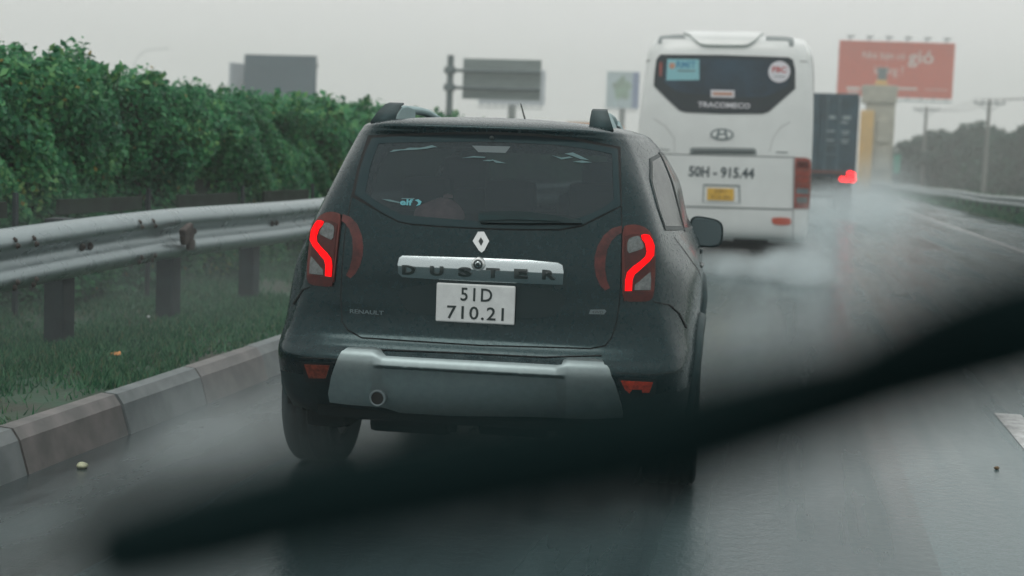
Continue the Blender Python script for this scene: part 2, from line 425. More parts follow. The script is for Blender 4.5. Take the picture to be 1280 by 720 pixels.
# ------------------------------------------------------------------ ground and road
def sheet(name, x0, x1, y0, y1, z, m, nx=1, ny=1, fz=None):
    V = []; Fc = []
    for j in range(ny + 1):
        for i in range(nx + 1):
            x = x0 + (x1 - x0) * i / nx; y = y0 + (y1 - y0) * j / ny
            V.append((x, y, z + (fz(x, y) if fz else 0)))
    for j in range(ny):
        for i in range(nx): a = j * (nx + 1) + i; Fc.append((a, a + 1, a + nx + 2, a + nx + 1))
    return tag(from_py(name, V, Fc, m, smooth=True), kind='structure')
def asphalt(g=1.):
    m = bpy.data.materials.new('wet_asphalt'); m.use_nodes = True; nt = m.node_tree; b = nt.nodes['Principled BSDF']
    N = nt.nodes.new; L = nt.links.new
    tc = N('ShaderNodeTexCoord')
    def noise(sc, det, stretch):
        mp = N('ShaderNodeMapping'); mp.inputs['Scale'].default_value = stretch; L(tc.outputs['Object'], mp.inputs[0])
        n = N('ShaderNodeTexNoise'); n.inputs['Scale'].default_value = sc; n.inputs['Detail'].default_value = det; L(mp.outputs[0], n.inputs['Vector']); return n
    grain = noise(90, 3, (1, 1, 1)); streak = noise(2.6, 5, (1, .04, 1)); blot = noise(.7, 4, (1, .35, 1))
    r = N('ShaderNodeValToRGB'); r.color_ramp.elements[0].color = (.014 * g, .028 * g, .031 * g, 1); r.color_ramp.elements[1].color = (.055 * g, .088 * g, .092 * g, 1); b.inputs['Specular Tint'].default_value = (.54, .90, .98, 1)
    r.color_ramp.elements[0].position = .3; r.color_ramp.elements[1].position = .75
    ad = N('ShaderNodeMix'); ad.data_type = 'FLOAT'; ad.inputs[0].default_value = .5; L(streak.outputs['Fac'], ad.inputs[2]); L(grain.outputs['Fac'], ad.inputs[3])
    L(ad.outputs[0], r.inputs[0]); L(r.outputs[0], b.inputs['Base Color'])
    ad2 = N('ShaderNodeMix'); ad2.data_type = 'FLOAT'; ad2.inputs[0].default_value = .45; L(streak.outputs['Fac'], ad2.inputs[2]); L(blot.outputs['Fac'], ad2.inputs[3])
    mr = N('ShaderNodeMapRange'); mr.inputs[1].default_value = .38; mr.inputs[2].default_value = .62; mr.inputs[3].default_value = .05; mr.inputs[4].default_value = .38
    L(ad2.outputs[0], mr.inputs[0]); L(mr.outputs[0], b.inputs['Roughness'])
    bp = N('ShaderNodeBump'); bp.inputs['Strength'].default_value = .5; bp.inputs['Distance'].default_value = .004
    rip = noise(22, 2, (1, .8, 1)); am = N('ShaderNodeMath'); am.operation = 'MULTIPLY_ADD'; am.inputs[1].default_value = .5
    L(grain.outputs['Fac'], am.inputs[0]); L(rip.outputs['Fac'], am.inputs[2]); L(am.outputs[0], bp.inputs['Height']); L(bp.outputs[0], b.inputs['Normal'])
    return m
M['asphalt'] = asphalt(); M['asphalt2'] = asphalt(1.75)
M['soil'] = mat('verge_soil', (.040, .105, .066), .9, var=1, alt=(.060, .068, .054), vscale=2.2, bump=.5, bscale=25, detail=6)
M['field'] = mat('field_grass', (.045, .085, .050), .9, var=.4, vscale=.4, bump=.3, bscale=2)
M['worn'] = mat('road_paint_faded', (.13, .16, .16), .4, var=.5, vscale=8, detail=6)
M['mark'] = mat('road_paint', (.48, .50, .50), .45, var=.35, vscale=14, detail=6)
M['edgepaint'] = mat('road_paint_worn', (.36, .38, .38), .45, var=.5, vscale=8, detail=6)
M['darkseam'] = mat('wet_seam', (.030, .045, .048), .2, var=.3, vscale=10)
sheet('ground', -1500, 1500, -300, 3000, -.12, M['field'])
sheet('road', -2.30, .615, -12, 420, 0, M['asphalt'], 8, 200)
M['gutter'] = mat('gutter_concrete', (.030, .046, .048), .22, var=.4, vscale=3, detail=6, bump=.15, bscale=90, rvar=.14, spec=.4, vstretch=(1, .3, 1))
sheet('resurfaced_lane', .615, 6.75, -12, 420, 0, M['asphalt2'], 6, 200)
sheet('gutter', -3.42, -2.30, -12, 420, 0, M['gutter'], 3, 60)
sheet('road_opposite', -22, -9.6, -12, 420, 0, M['asphalt'])
# raised median with grass; right hand verge
def bumpz(x, y): return .02 * math.sin(x * 5.1 + y * 1.7) * math.sin(y * 2.3) + .015 * math.sin(x * 9 + y * 4)
sheet('median_verge', -9.56, -3.35, -4, 160, .185, M['soil'], 40, 400, lambda x, y: bumpz(x, y) + .03 * min(1, (-3.35 - x) / 1.0))
def vz(x, y): t = (x - 6.75) / 6; return .02 + .10 * min(1, t * 3) - .1 * max(0, t - .6)
sheet('roadside_verge', 6.75, 30, -4, 420, 0, M['field'], 20, 150, vz)
sheet('lane_edge_line', 4.42, 4.60, -12, 34, .003, M['edgepaint']); sheet('lane_edge_line', 4.42, 4.60, 34.01, 400, .003, M['edgepaint'])
for k in range(14):
    y = 5.2 + k * 12.4
    sheet('lane_line', 1.30, 1.46, y, y + 4.0, .003, M['worn'] if k else M['edgepaint'], 1, 4)
# kerb: blocks painted pale and reddish, in turn
def kerbmat():
    m = bpy.data.materials.new('kerb_blocks'); m.use_nodes = True; nt = m.node_tree; b = nt.nodes['Principled BSDF']; N = nt.nodes.new; L = nt.links.new
    at = N('ShaderNodeAttribute'); at.attribute_name = 'rnd'; tc = N('ShaderNodeTexCoord')
    n = N('ShaderNodeTexNoise'); n.inputs['Scale'].default_value = 6; n.inputs['Detail'].default_value = 6; L(tc.outputs['Object'], n.inputs['Vector'])
    r = N('ShaderNodeValToRGB'); e = r.color_ramp.elements; e[0].color = (.18, .21, .215, 1); e[1].color = (.195, .18, .174, 1); r.color_ramp.interpolation = 'LINEAR'
    L(at.outputs['Fac'], r.inputs[0])
    r2 = N('ShaderNodeValToRGB'); r2.color_ramp.elements[0].position = .35; r2.color_ramp.elements[0].color = (.6, .64, .64, 1); r2.color_ramp.elements[1].position = .62; r2.color_ramp.elements[1].color = (1, 1, 1, 1)
    L(n.outputs['Fac'], r2.inputs[0])
    mm = N('ShaderNodeMix'); mm.data_type = 'RGBA'; mm.blend_type = 'MULTIPLY'; mm.inputs[0].default_value = 1; L(r.outputs[0], mm.inputs[6]); L(r2.outputs[0], mm.inputs[7])
    L(mm.outputs[2], b.inputs['Base Color']); b.inputs['Roughness'].default_value = .42
    bp = N('ShaderNodeBump'); bp.inputs['Strength'].default_value = .4; bp.inputs['Distance'].default_value = .01; L(n.outputs['Fac'], bp.inputs['Height']); L(bp.outputs[0], b.inputs['Normal'])
    return m
def kerb(x0, flip, y0, y1):
    mb = MB(); R = []; y = y0; k = 0
    while y < y1:
        L_ = .98; j = random.uniform(-.008, .008); s = -1 if flip else 1
        pr = [(x0 + s * (.0 + j), -.02), (x0 + s * (-.05 + j), .15), (x0 + s * (-.085 + j), .20), (x0 + s * (-.155 + j), .205), (x0 + s * (-.17), -.02)]
        n0 = len(mb.F); mb.prism(pr, 'Y', y, y + L_ - .018); R += [(.9 if k % 2 else .06) + random.uniform(-.1, .08)] * (len(mb.F) - n0)
        y += L_; k += 1
    o = mb.build('kerb', M['kerb']); a = o.data.attributes.new('rnd', 'FLOAT', 'FACE'); a.data.foreach_set('value', R); return tag(o, kind='structure')
M['kerb'] = kerbmat()
kerb(-3.20, False, 4.72 - 8 * .98 * 1, 120)
kerb(-9.75, True, 0, 120)

# ------------------------------------------------------------------ leaves
def leaf_cloud(name, pos, size, m, parent=None, nrm=None, rnd=None, aspect=1.6, fold=.25):
    n = len(pos); d = rng.normal(size=(n, 3)); d /= np.linalg.norm(d, axis=1, keepdims=True)
    if nrm is not None: d = d * .75 + nrm; d /= np.linalg.norm(d, axis=1, keepdims=True)
    t = rng.normal(size=(n, 3)); t -= (t * d).sum(1, keepdims=True) * d; t /= np.linalg.norm(t, axis=1, keepdims=True); b = np.cross(d, t)
    size = np.asarray(size).reshape(-1, 1); h = size * aspect / 2; wd = size / 2
    V = np.stack([pos - t * h, pos + b * wd - t * h * .2 + d * fold * wd, pos + t * h, pos - b * wd - t * h * .2 + d * fold * wd], 1).reshape(-1, 3)
    me = bpy.data.meshes.new(name); me.vertices.add(4 * n); me.vertices.foreach_set('co', V.ravel())
    me.loops.add(4 * n); me.loops.foreach_set('vertex_index', np.arange(4 * n)); me.polygons.add(n); me.polygons.foreach_set('loop_start', np.arange(n) * 4); me.update(calc_edges=True)
    a = me.attributes.new('rnd', 'FLOAT', 'FACE'); a.data.foreach_set('value', (rng.random(n) if rnd is None else rnd).astype('f'))
    return link(name, me, m, parent)
M['hedge'] = leafmat('hedge_leaves', [(0, (.010, .070, .038)), (.35, (.026, .160, .074)), (.75, (.080, .290, .115)), (.95, (.22, .42, .15)), (.992, (.30, .24, .06))], .42, .25)
M['hedge_core'] = mat('hedge_shade_boards', (.008, .020, .012), .95, var=.5, vscale=6)  # near-black fill for the shade inside the hedge; also colours the boards
M['tree'] = leafmat('tree_leaves', [(0, (.008, .036, .026)), (.5, (.016, .062, .044)), (1, (.034, .095, .058))], .6, .2)
M['grass'] = leafmat('grass_blades', [(0, (.022, .085, .05)), (.5, (.058, .18, .10)), (.85, (.11, .25, .14)), (1, (.16, .18, .11))], .6, .3)
def n1(y, s):
    return sum(math.sin(y * f * s + p) * a for f, p, a in ((1, .3, .5), (2.3, 1.9, .3), (5.1, 4.2, .2)))
def htop(y): return 1.87 + .06 * n1(y, 1.1) + .20 * math.exp(-((y - 10.9) / .45) ** 2) + .16 * math.exp(-((y - 10.2) / .3) ** 2) + .005 * min(y, 60) - .22 * max(0, 9.9 - y)
HX0, HX1 = -5.45, -7.4
hedge = empty('hedge', (-6.4, 8, .19), 0, 'long dense green hedge growing behind the left guardrail', 'hedge')
def lc(p): q = np.array(p); q[:, 0] += 6.4; q[:, 1] -= 8; q[:, 2] -= .19; return q
def hedge_pts(n, y0, y1, pw):
    y = y0 + (y1 - y0) * rng.random(n) ** pw; T = np.array([htop(a) for a in y])
    face = rng.random(n); P = np.zeros((n, 3)); N = np.zeros((n, 3))
    lump = .22 * np.sin(y * 2.1) + .16 * np.sin(y * 4.7 + 1)
    for i in range(n):
        if face[i] < .62:                              # road side
            z = .15 + (T[i] - .15) * rng.random(); d = abs(rng.normal()) * .14
            cl = .34 * mnoise.noise((y[i] * 1.1, z * 1.5, 3.)) + .20 * mnoise.noise((y[i] * 3.1, z * 3.3, 9.))
            P[i] = (HX0 - d + cl + lump[i] * .08 - .25 * max(0, z - 1.6) , y[i], z); N[i] = (.8, -.25, .45)
        else:
            x = HX0 - .2 - rng.random() * (HX0 - HX1 - .2); d = abs(rng.normal()) * .09 - .05 + (rng.random() ** 9) * -.12
            P[i] = (x, y[i], T[i] - d + .07 * math.sin(x * 6 + y[i] * 5)); N[i] = (.1, -.3, .9)
    return P, N
P1, N1 = hedge_pts(115000, 7.2, 17, 1.15); P2, N2 = hedge_pts(50000, 17, 62, 1.5)
P = np.concatenate([P1, P2]); N = np.concatenate([N1, N2])
S = np.concatenate([rng.uniform(.022, .046, len(P1)), rng.uniform(.055, .10, len(P2))])
clump = np.array([.5 + .9 * mnoise.noise((a * 1.7, b * 1.7, c * 2.2)) for a, b, c in P])
R_ = np.clip(.62 * rng.random(len(P)) + .36 * clump, 0, .97); R_ = np.where(rng.random(len(P)) < .005, 1., R_)
leaf_cloud('foliage', lc(P), S, M['hedge'], hedge, N, R_)
# young shoots that stand up out of the top
sp = []; sn = []; tw = MB()
for k in range(150):
    y = 7.5 + 40 * random.random() ** 1.5; x = random.uniform(HX0 - .6, HX0 - .05) if random.random() < .75 else random.uniform(HX1, HX0); T = htop(y); h = random.uniform(.05, .24) * (.75 if y < 14 else 1.1) * (.4 if y < 9.8 else 1)
    dx, dy = random.uniform(-.12, .12), random.uniform(-.14, .14)
    tw.tube([(x, y, T - .12), (x + dx * .6, y + dy * .6, T + h * .6), (x + dx * 1.4, y + dy * 1.4, T + h)], [.006, .004, .002], 4)
    for q in range(int(10 + h * 55)):
        t = random.random(); sp.append((x + dx * 1.4 * t + random.uniform(-.04, .04), y + dy * 1.4 * t + random.uniform(-.04, .04), T + h * t + random.uniform(-.02, .02)))
sp = np.array(sp); leaf_cloud('shoots', lc(sp), rng.uniform(.035, .07, len(sp)), M['hedge'], hedge, None, rng.uniform(.25, .93, len(sp)))
tw.V = [(a + 6.4, b - 8, c - .19) for a, b, c in tw.V]; tag(tw.build('twigs', M['bark'], hedge), kind='stuff')
V = []; Fc = []; ys = np.arange(6.8, 62.5, .5)
for i, y in enumerate(ys):
    T = htop(y) - .14; l = .07 * math.sin(y * 2.1)
    V += [(HX0 - .28 + l + 6.4, y - 8, 0), (HX0 - .26 + l + 6.4, y - 8, (T - .19) * .5), (HX0 - .42 + l + 6.4, y - 8, T - .19), (HX1 + .3 + 6.4, y - 8, T - .22), (HX1 + .25 + 6.4, y - 8, 0)]
    if i:
        for k in range(5): a = 5 * (i - 1); Fc.append((a + k, a + (k + 1) % 5, a + 5 + (k + 1) % 5, a + 5 + k))
Fc += [(0, 1, 2, 3, 4), tuple(range(len(V) - 5, len(V)))]
from_py('hedge_shade_core', V, Fc, M['hedge_core'], hedge, smooth=True)  # solid core; the shade behind the leaves is put into its dark colour

# grass on the verges
def grass(name, n, xr, yr, pw, hh, zf, keep=None, m='grass', wd=.0045):
    x = rng.uniform(xr[0], xr[1], n); y = yr[0] + (yr[1] - yr[0]) * rng.random(n) ** pw
    if keep is not None: k = keep(x, y); x, y = x[k], y[k]
    n = len(x); h = rng.uniform(hh[0], hh[1], n); a = rng.uniform(0, 2 * PI, n); le = rng.normal(size=(n, 2)) * .45 * h[:, None]
    z = np.array([zf(p, q) for p, q in zip(x, y)]); w_ = wd * (1 + y / 25)
    V = np.stack([np.stack([x - np.cos(a) * w_, y - np.sin(a) * w_, z], -1), np.stack([x + np.cos(a) * w_, y + np.sin(a) * w_, z], -1), np.stack([x + le[:, 0], y + le[:, 1], z + h], -1)], 1).reshape(-1, 3)
    me = bpy.data.meshes.new(name); me.vertices.add(3 * n); me.vertices.foreach_set('co', V.ravel()); me.loops.add(3 * n); me.loops.foreach_set('vertex_index', np.arange(3 * n)); me.polygons.add(n); me.polygons.foreach_set('loop_start', np.arange(n) * 3); me.update(calc_edges=True)
    at = me.attributes.new('rnd', 'FLOAT', 'FACE'); at.data.foreach_set('value', rng.random(n).astype('f'))
    return link(name, me, M[m])
def patchy(x, y): return (np.sin(x * 2.1 + y * .9) * np.sin(y * 1.3 - x * 1.7) + .5 * np.sin(x * 6 + y * 3.1) + rng.normal(size=len(x)) * .35) > -.75
tag(grass('verge_grass', 170000, (-6.2, -3.38), (5, 30), 1.7, (.02, .06), lambda x, y: .19 + bumpz(x, y) + .03 * min(1, (-3.35 - x)), patchy),
    'short patchy green grass on the verge under the left guardrail', 'grass', kind='stuff')
tag(grass('roadside_grass', 30000, (6.9, 14), (36, 150), 1.4, (.08, .3), lambda x, y: vz(x, y) - .01, None, wd=.02),
    'rough green grass strip beside the right guardrail', 'grass', kind='stuff')

# ------------------------------------------------------------------ guardrails
def wbeam(name, parent, x0, y0, y1, zc, face, bend=None, step=2.0, m='galv'):
    """W profile rail running along y; face=+1 looks to +x"""
    pr = [(-.012, .175), (.020, .172), (.050, .150), (.078, .115), (.078, .080), (.045, .045), (.012, .018), (.012, -.018), (.045, -.045), (.078, -.080), (.078, -.115), (.050, -.150), (.020, -.172), (-.012, -.175)]
    pr = [(p * 1.1, z * 1.0) for p, z in pr]
    V = []; Fc = []; S_ = []; n = len(pr); ys = np.arange(y0, y1 + .01, step)
    for i, y in enumerate(ys):
        b = bend(y) if bend else (0, 0)
        for t in (0, .004):
            for p, z in pr: V.append(((p - t) * face + b[0], y, zc + z + b[1]))
        if i:
            a = 2 * n * (i - 1); c = 2 * n * i
            for k in range(n - 1):
                Fc.append((a + k, a + k + 1, c + k + 1, c + k)); Fc.append((a + n + k, a + n + k + 1, c + n + k + 1, c + n + k))
            Fc.append((a, a + n, c + n, c)); Fc.append((a + n - 1, a + 2 * n - 1, c + 2 * n - 1, c + n - 1))
    o = from_py(name, V, Fc, M[m], parent, smooth=True)
    return o
rail = empty('guardrail', (-4.20, 8, .19), 0, 'galvanised guardrail on dark posts along the grassy verge, left of the black car', 'guardrail')
def lb(y):                                             # the dent by the second post
    Y = y + 8; return (.035 * math.sin(Y * .55) - .02 * math.exp(-((Y - 9.4) / 1.2) ** 2), .640 + .012 * math.sin(Y * .9) - .045 * max(0, min(1, (9.2 - Y) / 2.4)) + .05 * max(0, min(1, (Y - 9) / 4)))
wbeam('rail_beam', rail, 0, -9.8, 54, .0, 1, lb, .4)
py = [8.17 - 1.59 * k for k in range(1, 6)][::-1] + [8.17 + 1.59 * k for k in range(28)]
for k, y in enumerate(py):
    mb = MB(); yl = y - 8; c = .085
    mb.box((-.20, yl, .31), (.13, .155, .98), .012); mb.build('post', M['galvd'], rail)
    b = MB(); bx, bz = lb(yl); b.box((-.075 + bx, yl, bz), (.11, .14, .30), .01); b.build('spacer_block', M['rust'], rail)
    if 4 < y < 20:
        for q, (dy, dz) in enumerate(((-.05, .0), (.05, .0))):
            bb = MB(); bb.lathe([(0, .016), (.016, .016), (.018, .006), (.028, .004), (.028, -.002)], (bx + .016, yl + dy, bz + dz), 'X', 10); bb.build('bolt', M['rust'], rail)
        for dy in (.62, .82):                           # lap joint bolts
            for dz in (.13, -.13, .06, -.06):
                bb = MB(); bb.lathe([(0, .014), (.011, .014), (.013, .002), (.02, .0)], (bx + (.088 if abs(dz) < .1 else .07), yl + dy, bz + dz + (.04 if dz > 0 else -.04) * (abs(dz) < .1)), 'X', 8); bb.build('bolt', M['rust'], rail)
# cracked, muddy bracket hanging on the rail at the second post
mb = MB(); mb.box((.085, 1.42, .66), (.05, .16, .12), .02, Matrix.Rotation(.3, 3, 'X')); mb.box((.08, 1.50, .58), (.04, .10, .08), .02); mb.build('mud_clump', M['rust'], rail)
# low dark board fence behind the rail
bf = empty('board_fence', (-5.15, 10, .19), 0, 'low dark board fence with thin pale stakes between the left guardrail and the hedge', 'fence')
for k in range(12):
    y = -2.6 + k * 2.05
    mb = MB(); mb.box((0, y + .75, .80), (.03, 1.35, .11), .004); mb.build('board', M['hedge_core'], bf)
    mb = MB(); mb.box((.03, y + 1.50, .45), (.03, .035, .93), .003); mb.build('stake', M['galvd'], bf)

rail2 = empty('guardrail', (7.35, 60, 0), 0, 'pale distant guardrail curving along the right shoulder in front of the trees', 'guardrail')
def lb2(y): Y = y + 60; return (-.010 * max(0, Y - 50) + .00002 * max(0, Y - 60) ** 2 + .05 * math.sin(Y * .25), .62 + .03 * math.sin(Y * .3))
wbeam('rail_beam', rail2, 0, -34, 150, 0, -1, lb2, 1.0)
for k in range(78):
    y = -34 + 2 * k + .4; bx, bz = lb2(y); mb = MB(); mb.box((.10 + bx, y, .30), (.10, .12, .98), .008); mb.build('post', M['galvd'], rail2)
    if k < 30: mb = MB(); mb.box((.02 + bx, y, bz), (.07, .10, .2), .008); mb.build('spacer_block', M['rust'], rail2)

# ------------------------------------------------------------------ litter on the verge and the gutter
def leaf_thing(px, py, z, s, m, label, cat, kind='leaf'):
    p = atZ(px, py, z); e = empty('fallen_' + kind if kind == 'leaf' else kind, p, random.random() * 6, label, cat)
    bm = bmesh.new(); bmesh.ops.create_icosphere(bm, subdivisions=3, radius=s)
    for v in bm.verts:
        if kind == 'leaf': v.co = Vector((v.co.x * 1.3, v.co.y * .75 * (1 - .3 * v.co.x / s), v.co.z * .14 + .35 * s * (v.co.x / s) ** 2 + .12 * s * math.sin(v.co.y / s * 6)))
        else: v.co *= 1 + .22 * math.sin(v.co.x / s * 2.3 + 1) * math.cos(v.co.y / s * 3.1); v.co.z *= .55
    me = bpy.data.meshes.new('leaf_blade'); bm.to_mesh(me); bm.free(); me.polygons.foreach_set('use_smooth', [True] * len(me.polygons))
    link('leaf_blade' if kind == 'leaf' else 'pebble_body', me, m, e)
    return e
dl = mat('dry_leaf', (.60, .26, .08), .7, var=.3, vscale=60); st = mat('pale_stone', (.42, .44, .30), .7, var=.3, vscale=60); bl = mat('brown_leaf', (.12, .08, .04), .8)
leaf_thing(143, 443, .23, .035, dl, 'orange dry leaf lying on the grass beside the nearest rail post', 'leaf')
leaf_thing(103, 582, .012, .026, st, 'small pale yellow stone lying in the gutter by the kerb', 'stone', 'pebble')
leaf_thing(186, 396, .23, .014, mat('white_scrap', (.7, .75, .75), .6), 'tiny white scrap lying under the guardrail by the second post', 'scrap', 'paper_scrap')
leaf_thing(1246, 585, .008, .014, bl, 'small dark speck of grit on the wet lane at the right', 'stone', 'pebble')

# ------------------------------------------------------------------ wheels
def wheel(parent, c, r, wd, side, mt='tyre', n=44, name='wheel'):
    e = bpy.data.objects.new(name, None); C.objects.link(e); e.parent = parent; e.location = c; e.empty_display_size = .2
    h = wd / 2; prof = [(r * .62, -h * .8), (r * .80, -h), (r * .93, -h * .96), (r * .985, -h * .82)]
    for k in range(4):
        a = -h * .72 + k * h * .39; prof += [(r, a), (r, a + h * .27), (r * .972, a + h * .30), (r * .972, a + h * .36)]
    prof += [(r * .985, h * .86), (r * .93, h * .97), (r * .80, h), (r * .62, h * .8)]
    mb = MB(); mb.lathe(prof, (0, 0, 0), 'X', n); mb.build('tyre', M[mt], e)
    mb = MB(); s = side; mb.lathe([(r * .63, h * .8), (r * .60, h * .70), (r * .56, h * .5), (r * .3, h * .55), (.05, h * .62), (0, h * .62)] if s > 0 else [(r * .63, -h * .8), (r * .60, -h * .70), (r * .56, -h * .5), (r * .3, -h * .55), (.05, -h * .62), (0, -h * .62)], (0, 0, 0), 'X', n)
    for k in range(5):
        a = 2 * PI * k / 5; mb.box((s * h * .66, math.cos(a) * r * .33, math.sin(a) * r * .33), (.03, r * .14, r * .52), .008, Matrix.Rotation(a - PI / 2 + PI, 3, 'X'))
    mb.lathe([(r * .62, -s * h * .7), (0, -s * h * .7)], (0, 0, 0), 'X', n); mb.build('rim', M['rim'], e)
    return e

# ------------------------------------------------------------------ the black car
def row(z, yr, b, wc, w5, w6, w7, w8, w9, w10, yf, zf=None, y5=.42, k3=.86):
    L_ = yf - y5; t = [0, .11, .29, .51, .735, .93]
    zf = zf if zf is not None else z
    zz = [z] * 9 + [z + (zf - z) * .3, z + (zf - z) * .8, zf, zf]
    y = [yr, yr + .02 * b, yr + .12 * b, yr + .36 * b, yr + b] + [y5 + L_ * a for a in t] + [yf - .02, yf]
    y[4] = min(y[4], y5 - .10); x = [0, wc * .34, wc * .66, wc * k3, wc * .985, w5, w6, w7, w8, w9, w10, w10 * .55, 0]
    return [(x[i], y[i], zz[i]) for i in range(13)]
rows = [
 row(.33, .18, .12, .80, .86, .885, .82, .82, .84, .62, 4.10),
 row(.40, .085, .13, .835, .885, .895, .85, .85, .88, .74, 4.24),
 row(.50, .015, .15, .855, .895, .91, .875, .87, .915, .80, 4.31),
 row(.600, -.02, .16, .862, .90, .915, .895, .885, .925, .82, 4.33),
 row(.655, .030, .13, .855, .90, .918, .90, .895, .925, .82, 4.32),
 row(.72, .075, .10, .832, .892, .918, .905, .90, .92, .81, 4.31),
 row(.85, .088, .09, .792, .880, .918, .91, .905, .915, .80, 4.29),
 row(.98, .095, .09, .768, .855, .908, .905, .90, .90, .76, 4.20, .99),
 row(1.08, .105, .09, .755, .805, .858, .868, .868, .85, .70, 3.45, 1.08),
 row(1.16, .120, .10, .738, .768, .805, .832, .832, .81, .66, 3.12, 1.13),
 row(1.25, .140, .12, .705, .730, .765, .806, .808, .77, .64, 2.98, 1.22, .42),
 row(1.36, .172, .13, .660, .682, .722, .775, .780, .74, .61, 2.80, 1.33, .44),
 row(1.45, .203, .14, .624, .646, .685, .732, .732, .70, .59, 2.62, 1.42, .46),
 row(1.52, .226, .14, .588, .612, .650, .690, .687, .665, .57, 2.46, 1.50, .46),
 row(1.557, .222, .14, .566, .590, .626, .660, .655, .64, .55, 2.36, 1.535, .46),
 row(1.585, .225, .15, .540, .564, .596, .620, .620, .60, .52, 2.27, 1.57, .48),
 row(1.608, .30, .12, .43, .47, .50, .52, .52, .50, .44, 2.15, 1.60, .56),
 row(1.625, .46, .10, .22, .26, .28, .28, .28, .28, .24, 2.00, 1.622, .68),
 row(1.630, .56, .05, .001, .001, .001, .001, .001, .001, .001, 1.90, 1.63, .8)]
CL, CZ = (-1.250, 5.70, 0), math.radians(3.2)
car = empty('black_suv', CL, CZ, 'black sport utility car with lit tail lights, driving just behind the white coach', 'car')
net = Net(rows, CL, CZ)
nR, nC = len(rows), 13
def mirror_uv(uv): return uv * np.array([-1, 1])
# outlines in the picture, solved onto the real surface
glassP = [(465, 172), (500, 170), (560, 168.3), (615, 168), (665, 170.2), (715, 175), (772.5, 186), (774, 222), (776, 257), (752, 269), (727, 281.5), (700, 286.5), (650, 286.5), (600, 285), (550, 282.5), (515, 279.8), (498, 276.5), (478, 266), (443, 243), (450, 210), (457, 188)]
gate = [(776, 258.5), (777, 300), (775.5, 350), (773.5, 380), (770, 403), (764, 422), (756, 431.5), (738, 435), (690, 433.5), (600, 431), (505, 425), (452, 421.5), (435, 412), (428, 402), (426.5, 370), (428, 335), (432, 290), (440, 246)] + [(478, 267.5), (498, 278), (515, 281.3), (550, 284), (600, 286.5), (650, 288), (701, 288), (728, 283), (753, 270.5)]
gl_in = grow([(474, 180), (540, 178), (615, 177.5), (690, 181), (764, 193), (767, 250), (722, 273), (700, 279), (600, 277), (503, 269), (480, 257), (457, 240), (463, 210)], 0)
uv_glin = net.solve(gl_in, 'px', umax=4.6, vr=(8.5, 14.2))
yz_w0 = [(.40, 1.185), (.96, 1.165), (.93, 1.488), (.66, 1.465), (.50, 1.38), (.41, 1.26)]
yz_w1 = [(1.02, 1.155), (1.48, 1.14), (1.46, 1.50), (.99, 1.495)]
yz_w2 = [(1.56, 1.138), (2.86, 1.10), (2.40, 1.50), (1.54, 1.50)]
uvw0 = net.solve(dens(yz_w0, .12), 'yz', 1); uvw1 = net.solve(dens(yz_w1, .15), 'yz', 1); uvw2 = net.solve(dens(yz_w2, .15), 'yz', 1)
wsh = [(10.9, 9.8), (12, 9.6), (12, 12.8), (10.9, 12.9)]
# body skin
gu = np.unique(np.round(np.concatenate([np.arange(-12, 12.01, .1)]), 3)); gv = np.arange(0, nR - 1 + .01, .1)
GU, GV = np.meshgrid(gu, gv); P = net.ev(GU, GV)
WH = [(.82, .345, .405), (3.49, .345, .405)]
Fc = []; nu = len(gu); used = set()
ce = lambda A: (A[:-1, :-1] + A[1:, :-1] + A[:-1, 1:] + A[1:, 1:]) / 4
cu_, cv_, cP = ce(GU), ce(GV), np.stack([ce(P[..., k]) for k in range(3)], -1)
q = np.stack([cu_, cv_], -1); qa = np.stack([np.abs(cu_), cv_], -1)
cut = inside(grow(uv_glin, .16), q) | inside(grow(uvw0, -.02), qa) | inside(grow(uvw1, -.04), qa) | inside(grow(uvw2, -.04), qa) | ((np.abs(cu_) > 10.9) & (cv_ > 9.6) & (cv_ < 12.8))
for wy, wz, wr in WH: cut |= ((cP[..., 1] - wy) ** 2 + (cP[..., 2] - wz) ** 2 < wr ** 2) & (np.abs(cP[..., 0]) > .6)
# pull the vertices round each arch onto the circle
for wy, wz, wr in WH:
    dy, dz = P[..., 1] - wy, P[..., 2] - wz; d = np.sqrt(dy ** 2 + dz ** 2); k = (np.abs(P[..., 0]) > .6) & (np.abs(d - wr) < .03) & (np.abs(GU) > 4.2)
    P[..., 1] = np.where(k, wy + dy / d * wr, P[..., 1]); P[..., 2] = np.where(k, wz + dz / d * wr, P[..., 2])
for j in range(len(gv) - 1):
    for i in range(nu - 1):
        if not cut[j, i]: Fc.append((j * nu + i, (j) * nu + i + 1, (j + 1) * nu + i + 1, (j + 1) * nu + i))
NN = net.nrm(GU, np.clip(GV, .05, nR - 1.3)).reshape(-1, 3); NN[np.linalg.norm(NN, axis=1) < .5] = (0, 0, 1)
vdn = P.reshape(-1, 3)
lowv = cv_ < 4.0
lowmask = [bool((cv_[j, i] < 2.2) and not cut[j, i]) for j in range(len(gv) - 1) for i in range(nu - 1) if not cut[j, i]]
me = bpy.data.meshes.new('body'); me.from_pydata([tuple(v) for v in vdn], [], Fc); me.update()
me.polygons.foreach_set('use_smooth', [True] * len(Fc)); me.normals_split_custom_set_from_vertices([tuple(n) for n in NN])
body = link('body', me, M['paint'], car); me.materials.append(M['plastic']); me.polygons.foreach_set('material_index', [int(b) for b in lowmask])
mb = MB(); mb.box((0, 2.2, .36), (1.56, 3.9, .10), .03); mb.box((0, .30, .36), (1.35, .35, .10), .03)
for x in (-.62, .62):
    for wy, wz, wr in WH: mb.lathe([(wr + .02, -.04 if x > 0 else -.26), (wr + .02, .26 if x > 0 else .04)], (x, wy, wz), 'X', 40); mb.box((x * .84, wy, .50), (.02, .84, .5))
mb.V = [(a, b, max(c, .33)) for a, b, c in mb.V]
mb.build('underbody', M['under'], car)
